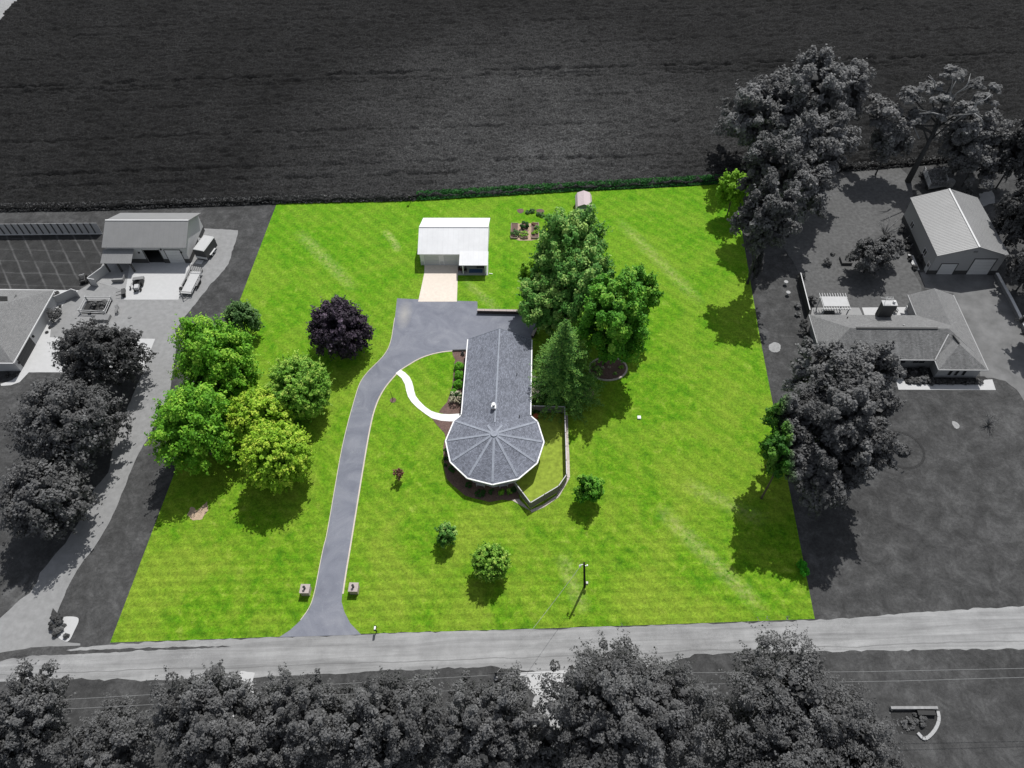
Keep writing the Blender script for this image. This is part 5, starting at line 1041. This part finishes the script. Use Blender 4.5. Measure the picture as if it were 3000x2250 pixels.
g0 = TB(M); g0.bar((-1.05, Lh+.05, .6), (-1.05, Lh+.25, 1.9), .07); g0.bar((1.05, Lh+.05, .6), (1.05, Lh+.25, 1.9), .07); g0.bar((-1.05, Lh+.25, 1.9), (1.05, Lh+.25, 1.9), .07); gt = g0.build('ramp_gate', 'g_dark', t)
for k_ in range(5): m = TB(M); xx = -.7+k_*.35; m.bar((xx, Lh+.05, .6), (xx, Lh+.25, 1.9), .045); m.build('gate_bar', 'g_dark', gt)
m = TB(M); m.wheel((-1.25, -Lh+.9, .75), (1, 0, 0), .36, .2); m.build('spare_wheel', 'black', t)
# garden tractor, cart, seats on the pad
c0 = GB(870, 1340); M = tf(c0, R_(12)); t = empty('garden_tractor', c0, 'garden tractor with white hood and loader parked on the pale pad', 'tractor')
m = TB(M); m.box((-.35, -1.15, .55), (.35, -.2, 1.05)); m.build('hood', 'g_pale', t, bevel=.1); m = TB(M); m.box((-.45, -.2, .4), (.45, .9, .62)); m.build('chassis', 'g_dark', t)
m = TB(M); m.box((-.28, .3, .75), (.28, .75, .85)); m.box((-.28, .72, .85), (.28, .8, 1.2)); m.build('seat', 'black', t)
for sx in (-1, 1): m = TB(M); m.wheel((sx*.62, .5, .5), (1, 0, 0), .5, .3); m.build('rear_wheel', 'black', t); m = TB(M); m.wheel((sx*.5, -.85, .32), (1, 0, 0), .32, .2); m.build('front_wheel', 'black', t)
m = TB(M); m.tube([(0, -.15, 1.0), (0, .1, 1.2)], .03, 6); m.wheel((0, .12, 1.22), (0, .6, .8), .2, .04, 10); m.build('steering_wheel', 'black', t)
m = TB(M); m.box((-1.0, 1.2, .35), (.9, 1.95, .8)); m.build('loader_bucket', 'g_mid', t); m = TB(M); m.bar((-.4, .8, .6), (-.4, 1.3, .5), .1); m.bar((.4, .8, .6), (.4, 1.3, .5), .1); m.build('loader_arm', 'g_dark', t)
m = TB(M); m.tube([(-1.3, -.1, .3), (-1.0, .4, .9), (-.5, .5, .6)], .04, 5); m.wheel((-1.35, -.1, .3), (1, .3, 0), .32, .12); m.build('side_implement', 'g_dark', t)
c0 = GB(620, 1455); M = tf(c0, R_(20)); t = empty('garden_cart', c0, 'dark garden cart at the near corner of the pad', 'cart')
m = TB(M); m.box((-.1, -.7, .45), (.55, .7, .8)); m.build('tray', 'g_dark', t); m = TB(M); m.wheel((.2, -.75, .3), (0, 1, 0), .3, .1); m.build('wheel', 'black', t); m = TB(M); m.wheel((.2, .75, .3), (0, 1, 0), .3, .1); m.build('wheel', 'black', t)
m = TB(M); m.bar((-.1, -.4, .6), (-1.1, -.4, .5), .06); m.bar((-.1, .4, .6), (-1.1, .4, .5), .06); m.build('handle', 'g_dark', t)
c0 = GB(545, 1235); M = tf(c0, R_(5)); t = empty('patio_sofa', c0, 'low curved patio seat in front of the barn porch', 'seat')
m = TB(M); m.box((-.9, -.35, .15), (.9, .3, .42)); m.build('seat', 'g_conc2', t); m = TB(M); m.box((-.95, -.45, .15), (.95, -.35, .75)); m.box((.9, -.4, .15), (1.02, .9, .7)); m.build('backrest', 'g_mid', t)
c0 = HL(1210, 110); M = tf(c0, R_(25)); t = empty('quad_bike', c0, 'dark all-terrain vehicle parked behind the yard fence', 'quad bike')
m = TB(M); m.box((-.35, -.9, .5), (.35, .9, .8)); m.build('body', 'g_dark', t, bevel=.08); m = TB(M); m.box((-.25, -.6, .8), (.25, .2, .95)); m.build('seat', 'black', t); m = TB(M); m.bar((-.45, .5, 1.1), (.45, .5, 1.1), .06); m.bar((0, .5, .8), (0, .5, 1.1), .06); m.build('handlebar', 'g_white', t)
for sx in (-1, 1):
    for sy in (-.65, .65): m = TB(M); m.wheel((sx*.5, sy, .32), (1, 0, 0), .32, .24); m.build('wheel', 'black', t)
# rail-fenced planting with swing seat
ff = [HL(1160, 580), HL(1255, 395), HL(1610, 395), HL(1520, 600)]; t = empty('rail_fence', ff[0], 'white three-sided rail fence round the weedy planting', 'fence')
for a, b in zip(ff, ff[1:]+[ff[0]]):
    for z in (.45, .9): m = MB(); m.bar(a+Vector((0, 0, z)), b+Vector((0, 0, z)), .07, .12); m.build('rail', 'g_pale', t)
    m = MB(); m.box((a.x-.1, a.y-.1, 0), (a.x+.1, a.y+.1, 1.1)); m.build('post', 'g_pale', t)
sheet('planting_bed', ff, .03, 'g_mulch', .02)
for zx, zy, a, z_, lb in ((1330, 450, 1.2, 1.0, 'tall weedy plants in the fenced planting'), (1480, 430, 1.2, .9, 'feathery plants by the far rail of the fenced planting'), (1440, 520, 1.1, .7, 'low plants near the gate rail of the fenced planting'), (1290, 540, .8, .6, 'dark plants in the near corner of the fenced planting')):
    bush('planting', lb, HL(zx, zy, .4), a, z_, 'grey', 420, .12, 'plant')
bench('swing_seat', zat(HL(1680, 545), 0), R_(-70), 'g_mid', 'slatted grey swing seat outside the rail fence', 1.5, 'seat')
m = MB(); a, b = HL(1400, 620), HL(1560, 700); m.box((a.x, b.y, 0), (b.x, a.y, .55)); tag(m.build('wood_box', 'g_mid', bevel=.05), 'long grey wooden box below the rail fence', 'box')
m = MB(); q = HL(1855, 635); m.disc((q.x, q.y), .28, .01, .12, 8, 1.2, .8); tag(m.build('flat_stone', 'g_mid'), 'flat stone lying alone on the gravel yard', 'stone')
for zx, zy, a, b, lb in ((895, 670, 1.5, 1.1, 'large spiky dark shrub at the lane mouth'), (945, 830, 1.05, .8, 'rounded grey shrub below the spiky shrub'), (1065, 910, .55, .5, 'small dark shrub at the tip of the entrance island'), (1045, 733, .3, .25, 'tiny plant in the middle of the entrance island')):
    bush('entrance_shrub', lb, N8(zx, zy, b*.3), a, b, 'greyd' if a > 1.2 else 'grey', int(700*a), .13)
# barrels and chairs along the east side of the grey barn
for i, (zx, zy, lb) in enumerate(((1880, 570, 'dark stacked chair at the far end of the barn side'), (1885, 610, 'pale chair beside the barn wall next to the dark one'), (1850, 645, 'pale chair in the middle of the barn side'), (1835, 720, 'chair nearest the front corner along the barn side'))):
    chair('stacked_chair', zat(GB(zx, zy), 0), 'g_dark' if i in (0,) else 'g_white', lb, 1.0+i*.4, 'chairs along the barn side')

# ------------------------------------------------------------------ eastern neighbour: barn
BE = empty('large_grey_barn', (73, 103, 0), 'large grey barn with two pale overhead doors and ridge running away', 'barn')
X0, X1, Y0, Y1, ZE, ZR, XR = 66.95, 78.9, 94.85, 110.15, 4.65, 6.65, 72.98
gable_y(BE, X0, X1, Y0, Y1, ZE, ZR, XR, .2, 'g_metal_pale', .1, 'roof_slope')
ribs('roof_ribs', (X0, Y0, ZE), (X0, Y1, ZE), (XR, Y0, ZR), (XR, Y1, ZR), .35, 'g_metal', BE, .04, .03); ribs('roof_ribs', (X1, Y0, ZE), (X1, Y1, ZE), (XR, Y0, ZR), (XR, Y1, ZR), .35, 'g_metal', BE, .04, .03)
m = MB(); m.bar((XR, Y0, ZR+.03), (XR, Y1, ZR+.03), .3, .05); m.build('ridge_cap', 'g_white', BE)
ew0, ew1, ey0, ey1 = 67.2, 78.7, 95.3, 109.9
m = MB(); m.prism([(ew0, ey0, 0), (ew1, ey0, 0), (ew1, ey0, ZE-.05), (XR, ey0, ZR-.15), (ew0, ey0, ZE-.05)][::-1], (0, ey1-ey0, 0)); m.build('wall', 'g_wall2', BE)
for xa_, xb_ in ((ew0-.03, 68.65), (71.6, 73.7), (77.6, ew1+.03)): m = MB(); m.box((xa_, ey0-.03, 0), (xb_, ey0-.002, .9)); m.build('wainscot', 'g_dark', BE)
m = MB(); m.box((ew0-.03, ey0, 0), (ew0-.002, ey1, .9)); m.build('wainscot', 'g_dark', BE)
garage_door(BE, 68.8, 71.45, ey0-.002, .04, 2.45, 'g_white', 4, 'g_dark', fr=.13); garage_door(BE, 73.87, 77.43, ey0-.002, .04, 3.55, 'g_white', 5, 'g_dark', fr=.15)
for zx, zy, wd in ((403, 880, .9), (610, 1320, .9)): q = at_x(GR, zx, zy, ew0); window(BE, (ew0, q.y, q.z), 1.3, 1.2, 'y', -1, 'g_white')
q = at_x(GR, 660, 1540, ew0); m = MB(); m.box((ew0-.07, q.y-.5, 0), (ew0-.033, q.y+.5, 2.1)); dd = m.build('side_door', 'g_white', BE); m = MB(); m.box((ew0-.09, q.y-.3, 1.15), (ew0-.072, q.y+.3, 1.9)); m.build('door_window', 'glass', dd)
q = at_y(GR, 1430, 1312, ey0); m = MB(); m.box((q.x-.3, ey0-.12, q.z-.15), (q.x+.3, ey0-.003, q.z+.15)); m.build('vent', 'g_mid', BE)
# shrubs and pale strip beside it
for zx, zy, a, b, lb in ((235, 930, 1.3, 1.4, 'dark conical shrub at the rear of the big barn wall'), (330, 1130, 1.0, 1.0, 'dark shrub midway along the big barn wall'), (330, 1240, .9, .8, 'low dark shrub next along the big barn wall'), (550, 1400, 1.1, 1.5, 'dark round shrub between the strip and the side door'), (370, 1410, .8, .8, 'dark round shrub at the far end of the pale strip'), (445, 1560, .8, .8, 'dark round shrub at the near end of the pale strip')):
    bush('barn_shrub', lb, GR(zx, zy, b*.5), a, b, 'greyd', 600, .13)
sheet('pale_strip', [GR(330, 1350), GR(420, 1380), GR(520, 1612), GR(430, 1612)], .05, 'g_pale', .05)
for (a0, a1), (b0_, b1_) in (((230, 1010), (350, 860)), ((330, 1080), (420, 1010)), ((330, 1280), (460, 1130))):
    m = MB(); m.bar(zat(GR(a0, a1), .06), zat(GR(b0_, b1_), .06), .12, .12); tag(m.build('timber_edging', 'g_mid'), '%s timber edging across the dark bed beside the big barn' % ('farthest' if a1 == 1010 else 'middle' if a1 == 1080 else 'nearest'), 'edging', 'timber edgings in the barn bed')
# hay wagon full of brush
w4 = [GR(545, 75), GR(840, 70), GR(925, 300), GR(640, 350)]; c0 = sum(w4, Vector())/4; t = empty('brush_wagon', c0, 'rack-sided wagon heaped with pale brush behind the big barn', 'wagon')
m = MB(); m.flat(w4, .7, .85); m.build('bed', 'g_mid', t)
for a, b in ((w4[0], w4[3]), (w4[1], w4[2])):
    for z in (1.05, 1.35, 1.65, 1.95): m = MB(); m.bar(a+Vector((0, 0, z)), b+Vector((0, 0, z)), .06, .13); m.build('rack_board', 'g_white', t)
    for f_ in (0, .5, 1): p = a.lerp(b, f_); m = MB(); m.box((p.x-.06, p.y-.06, .7), (p.x+.06, p.y+.06, 2.05)); m.build('stake', 'g_mid', t)
for f_ in (.2, .8):
    for a, b in ((w4[0], w4[3]), (w4[1], w4[2])): p = a.lerp(b, f_); m = MB(); m.wheel((p.x, p.y, .4), (1, 0, 0), .4, .22); m.build('wheel', 'black', t)
r = rng; n = 900; P_ = np.stack([r.uniform(-1.6, 1.6, n)+c0.x, r.uniform(-2.1, 2.1, n)+c0.y, 1.0+r.uniform(0, .9, n)], 1)
MAT['brush'] = plain('pale_brush', g3(.22), .95, .5, 5); o = tag(link('brush_heap', leaves_mesh('brush_heap', P_-np.array(c0), np.tile([0, 0, 1.], (n, 1)), .28, .8, None, .35), MAT['brush']), 'pale heap of cut brush piled on the rack-sided wagon', 'brush heap', kind='stuff'); o.location = c0
m = MB(); q = GR(985, 235); m.disc((q.x, q.y), .9, 0, 1.1, 12); tag(m.build('round_bale', 'brush', bevel=.1), 'rounded pale bale beside the brush wagon', 'bale')
bush('weed_clump', 'dark weedy clump at the far corner of the brush wagon', GR(590, 40, .5), 1.3, .8, 'greyd', 400, .14); bush('weed_clump', 'flower-flecked dark clump behind the barn ridge', GR(1330, 340, .5), 1.5, .8, 'grey', 500, .14)
# eastern house
HE = empty('hip_roof_house', (56, 78, 0), 'low grey house with long hip roof and projecting gabled wing', 'house')
hx0, hx1, hy0, hy1, hze, hzr = 43.7, 68.05, 73.75, 83.1, 2.7, 4.75; hyr = 78.42
for qd in ([(hx0, hy0, hze), (hx1, hy0, hze), (63.5, hyr, hzr), (48.4, hyr, hzr)], [(hx0, hy1, hze), (hx0, hy0, hze), (48.4, hyr, hzr), (48.4, hyr+.01, hzr)]): slab('roof_slope', qd, .12, 'g_shingle' if qd[1][1] == hy0 and qd[0][1] == hy0 else 'g_shingle_light', HE)  # road-facing slope gets a darker shingle copy: shade put into the roof colour
slab('roof_slope', [(hx1, hy1, hze), (hx0, hy1, hze), (48.4, hyr, hzr), (63.5, hyr, hzr)], .12, 'g_shingle_light', HE); slab('roof_slope', [(hx1, hy0, hze), (hx1, hy1, hze), (63.5, hyr+.01, hzr), (63.5, hyr, hzr)], .12, 'g_shingle_light', HE)
vx0, vx1, vy0, vy1, vzr, vxr = 60.72, 68.1, 71.85, 87.65, 4.25, 64.4
slab('wing_slope', [(vx0, vy1, hze), (vx0, vy0, hze), (vxr, vy0+3.8, vzr), (vxr, vy1, vzr)], .12, 'g_shingle_light', HE); slab('wing_slope', [(vx1, vy0, hze), (vx1, vy1, hze), (vxr, vy1, vzr), (vxr, vy0+3.8, vzr)], .12, 'g_shingle_light', HE)
slab('wing_slope', [(vx0, vy0, hze), (vx1, vy0, hze), (vxr+.01, vy0+3.8, vzr), (vxr, vy0+3.8, vzr)], .12, 'g_shingle', HE)  # wing's road-facing hip also uses the darker copy, its shade painted in
m = MB(); m.bar((49.4, hyr, hzr+.05), (61.8, hyr, hzr+.05), .3, .12); m.build('ridge_vent', 'g_dark', HE)
m = MB(); m.bar((64.4, vy0+3.95, vzr+.1), (64.0, vy0+5.6, vzr+.1), .2, .2); m.build('ridge_vent', 'g_dark', HE)
for a, b in (((hx0, hy0, hze), (vx0, hy0, hze)), ((hx0, hy0, hze), (hx0, hy1, hze)), ((vx0, vy0, hze), (vx1, vy0, hze)), ((vx0, vy0, hze), (vx0, hy0-.1, hze)), ((vx0, hy1, hze), (vx0, vy1, hze)), ((vx1, vy0, hze), (vx1, vy1, hze))):
    m = MB(); m.bar(Vector(a)+Vector((0, 0, -.05)), Vector(b)+Vector((0, 0, -.05)), .11, .16); m.build('gutter', 'g_conc', HE)
m = MB(); m.bar((vx0+.05, hy0, hze+.12), (63.2, hyr-1.0, hzr-.2), .14, .06); m.build('valley_flashing', 'g_pale', HE)
m = MB(); m.box((hx0+.6, hy0+.7, 0), (vx0+1, hy1-.7, hze-.1)); m.build('wall', 'g_mid', HE); m = MB(); m.box((vx0+.6, vy0+.65, 0), (vx1-.4, vy1-.5, hze-.1)); m.build('wing_wall', 'g_wall2', HE)
m = MB(); m.prism([(vx0+.6, vy1-.5, hze-.1), (vx1-.4, vy1-.5, hze-.1), (vxr, vy1-.5, vzr-.2)], (0, .1, 0)); m.build('gable_end', 'g_wall2', HE)
for zx in (1245, 1330, 1425): q = at_y(N4, zx, 420, vy0+.65); m = MB(); m.box((q.x-.22, vy0+.60, .65), (q.x+.22, vy0+.648, 2.15)); f_ = m.build('window', 'g_dark', HE); m = MB(); m.box((q.x-.16, vy0+.585, .72), (q.x+.16, vy0+.599, 2.08)); m.build('pane', 'glass', f_)
for zx, wd in ((840, 1.9), (590, 1.9)): q = at_y(N4, zx, 275, hy0+.7); window(HE, (q.x, hy0+.7, 1.75), wd, 1.3, 'x', -1, 'g_mid', 'glass')
# chimney and antenna
q0, q1 = at_y(PG, 1470, 735, 82.6), at_y(PG, 1685, 740, 82.6)
m = MB(); m.box((q0.x, 82.4, 2.6), (q1.x, 83.4, 5.6)); ch = m.build('chimney', 'g_dark', HE, ); m = MB(); m.box((q0.x-.08, 82.32, 5.6), (q1.x+.08, 83.48, 5.72)); m.build('chimney_cap', 'g_pale', ch); m = MB(); m.disc((q1.x-.4, 82.95), .22, 5.72, 6.1, 12); m.build('flue', 'g_white', ch)
aq = at_y(PG, 1605, 495, 83.0); az_ = at_y(PG, 1605, 400, 83.0); t = empty('tv_antenna', (aq.x, 83.0, 5.72), 'white television antenna on a mast above the chimney', 'antenna'); zt_ = az_.z
m = MB(); m.tube([(aq.x, 83, 5.73), (aq.x, 83, zt_)], .035, 6); m.build('mast', 'g_white', t); m = MB(); m.bar((aq.x-1.0, 83, zt_), (aq.x+.9, 82.7, zt_), .06); m.build('boom', 'g_pale', t)
for i in range(6): x_ = aq.x-.2+i*.22; m = MB(); m.bar((x_, 82.4, zt_), (x_+.05, 83.3, zt_), .04); m.build('element', 'g_pale', t)
for zx, zy in ((1010, 725), (1085, 795), (1915, 850)): q = PG(zx, zy, 3.3 if zy < 800 else 4.3); m = MB(); m.tube([(q.x, q.y, q.z-.5), (q.x, q.y, q.z+.25)], .09, 8); m.build('vent_pipe', 'g_dark' if zx < 1500 else 'g_pale', HE)
# pergola
ps = [PG(575, 375, 2.5), PG(1000, 372, 2.5), PG(1060, 575, 2.5), PG(635, 580, 2.5)]; xa, xb, ya_, yb_ = ps[3].x, ps[2].x, ps[3].y, ps[0].y; t = empty('pergola', ((xa+xb)/2, (ya_+yb_)/2, 0), 'pergola with white canopy and slatted ends behind the hip-roofed house', 'pergola')
m = MB(); m.box((xa+.1, ya_+.55, 2.52), (xb-.1, yb_-.1, 2.56)); m.build('canopy', 'g_pale', t)
for i in range(11): x_ = xa+(xb-xa)*i/10; m = MB(); m.box((x_-.035, ya_-.15, 2.36), (x_+.035, yb_+.75, 2.5)); m.build('rafter', 'g_white', t)
for y_ in (ya_+.15, yb_-.1): m = MB(); m.box((xa-.2, y_-.05, 2.2), (xb+.2, y_+.05, 2.36)); m.build('beam', 'g_white', t)
for x_ in (xa+.15, xb-.15):
    for y_ in (ya_+.15, yb_-.1): m = MB(); m.box((x_-.07, y_-.07, 0), (x_+.07, y_+.07, 2.2)); m.build('post', 'g_white', t)
m = MB(); m.box((xa+.6, ya_+.6, 0), (xa+2.4, ya_+1.3, .75)); tag(m.build('patio_table', 'g_dark', bevel=.03), 'dark table in the shade under the pergola', 'table')
chair('patio_chair', zat(PG(1770, 640), .03), 'g_dark', 'dark patio chair beside the chimney', .3); chair('patio_chair', zat(PG(1975, 610), .03), 'g_white', 'pale patio chair by the wing gable', 1.5)
# boundary fence of the east yard
a, b = R6(378, 1030), R6(452, 1330); hf = 1.9
t = empty('dark_board_fence', a, 'dark board fence with pale top rail west of the pergola', 'fence'); n = 6; d = (b-a)/n
for i in range(n):
    p, q = a+d*i, a+d*(i+1)
    for j in range(5): pp, qq = p.lerp(q, j/5+.01), p.lerp(q, (j+1)/5-.01); m = MB(); m.bar(pp+Vector((0, 0, hf/2)), qq+Vector((0, 0, hf/2)), .05, hf-.06); m.build('board', 'g_vinyl_dark', t)
    m = MB(); m.bar(p+Vector((0, 0, hf)), q+Vector((0, 0, hf)), .14, .06); m.build('top_rail', 'g_white', t)
for zx, zy, a_, lb in ((385, 1225, .9, 'pale flowering shrub beside the dark fence'), (385, 1290, .7, 'pale shrub lower along the dark fence'), (440, 1370, 1.3, 'large dark round shrub at the house corner'), (400, 990, 1.2, 'feathery grey shrub at the far end of the dark fence'), (420, 1440, 1.2, 'dark shrub against the west wall of the hip-roofed house'), (450, 1540, 1.1, 'dark shrub lowest against the west house wall'), (510, 1180, 1.5, 'leafy grey shrub between fence and pergola')):
    bush('yard_shrub', lb, R6(zx, zy, .6), a_, a_*.9, 'greyl' if 'pale' in lb else 'greyd' if 'dark' in lb else 'grey', int(450*a_), .13)
for zx, zy, lb in ((277, 1060, 'white birdbath disc nearer the tall trees'), (295, 1145, 'white birdbath disc nearer the dark fence')):
    q = R6(zx, zy); t = empty('birdbath', q, lb, 'birdbath'); m = MB(); m.disc((q.x, q.y), .12, 0, .6, 8); m.build('pedestal', 'g_white', t); m = MB(); m.disc((q.x, q.y), .36, .6, .68, 14); m.build('bowl', 'g_conc', t)  # bowl greyer than the white pedestal: shade painted into its colour
bush('yard_bush', 'round dark bush standing alone on the eastern lawn', R6(625, 875, .6), 1.3, 1.1, 'grey', 700, .13); bush('yard_bush', 'spiky pale plant beside the lone round bush', R6(665, 805, .4), .7, .6, 'greyl', 200, .12)
q = R6(765, 875); t = empty('planter_box', q, 'dark slatted planter under the small spreading tree', 'planter'); m = MB(); m.box((q.x-.9, q.y-.9, 0), (q.x+.9, q.y+.9, .5)); m.build('box', 'g_dark', t)
# front planting of the eastern house
fb_ = [(735, 515, .75), (795, 510, .75), (870, 520, .9), (755, 478, .7), (822, 475, .7), (712, 435, .6), (778, 435, .6), (775, 385, 1.1), (915, 375, 1.1)]
nm = ['front round shrub nearest the walk corner', 'round shrub second from the walk corner', 'round shrub third from the walk corner, largest in front', 'round shrub behind the front pair', 'round shrub beside the blossoming one', 'small shaded shrub under the eave', 'second small shaded shrub under the eave', 'shaded shrub below the dark window', 'shaded shrub in the inner corner of the wing']
for (zx, zy, a), lb in zip(fb_, nm): bush('front_shrub', lb, N4(zx, zy, .4), a, a*.8, 'grey' if zy > 450 else 'greyd', 420, .1, 'shrub', 'round shrubs in the front bed')
bush('front_shrub', 'pale blossoming shrub in front of the wing corner', N4(930, 470, .6), 1.3, 1.0, 'greyl', 600, .12); bush('front_shrub', 'dark tangled shrub at the wing corner', N4(1020, 510, .5), 1.1, .8, 'greyd', 500, .12)
for i in range(9): bush('hedge_plant', 'low dark hedge plant under the tall windows, %s from the wing corner' % ('first', 'second', 'third', 'fourth', 'fifth', 'sixth', 'seventh', 'eighth', 'last')[i], N4(1100+i*60, 515, .4), .85, .7, 'greyd', 300, .12, 'shrub', 'low hedge plants under the three tall windows')
bush('front_shrub', 'small pale shrub at the far end of the front walk', N4(1650, 515, .4), .8, .6, 'greyl', 300, .11)
bush('entry_tree', 'pale rounded bush by the front walk under the oak', N4(580, 365, 1.2), 2.0, 1.8, 'greyl', 1400, .15)
q = N4(640, 1380, .5); bush('lawn_shrub', 'spreading dark shrub in a ring on the eastern front lawn', q, 1.7, 1.0, 'grey', 800, .15)
ring = [q+Vector((math.cos(a)*3.1, math.sin(a)*3.1, 0)) for a in [k_*math.pi/16 for k_ in range(32)]]; ribbon('lawn_ring', ring, .35, .02, 'g_mulch', closed=True, it=0)
bare_shrub(N4(1745, 1090), 1.2, 1.6, 'thin leafless shrub on the eastern front lawn', 18, 'g_mid')
lowwall('stone_wall', [R6(1978, 990), R6(2090, 1190), R6(2200, 1410), R6(2290, 1600)], .4, .7, 'g_mid', 'g_white', 'long low wall with pale capping beside the neighbour driveway')
# bed south of the road at the frame corner
a, b = B4(1340, 832), B4(1642, 832)
m = MB(); m.bar(zat(a, .25), zat(b, .25), .3, .5); tag(m.build('pale_beam', 'gravel'), 'pale beam along the top of the curved stone bed', 'beam')
ribbon('curved_bed_edge', [B4(1650, 850), B4(1660, 900), B4(1640, 960), B4(1600, 1010), B4(1560, 1035), B4(1520, 990)], .35, .2, 'g_conc', it=1)
sheet('curved_bed', [B4(1340, 850), B4(1645, 850), B4(1650, 930), B4(1600, 1000), B4(1540, 1010), B4(1400, 990)], .02, 'g_mulch')
bush('bed_plant', 'grey plants growing in the curved stone bed', B4(1540, 900, .3), 1.3, .6, 'grey', 500, .12, 'plant'); bush('bed_plant', 'pale weeds at the tip of the curved stone bed', B4(1470, 930, .3), 1.2, .5, 'greyl', 500, .12, 'plant')
m = MB(); q = B4(1570, 865); m.box((q.x-1, q.y-.25, 0), (q.x+1, q.y+.25, .5)); tag(m.build('dark_trough', 'black'), 'dark trough just below the pale beam', 'trough')
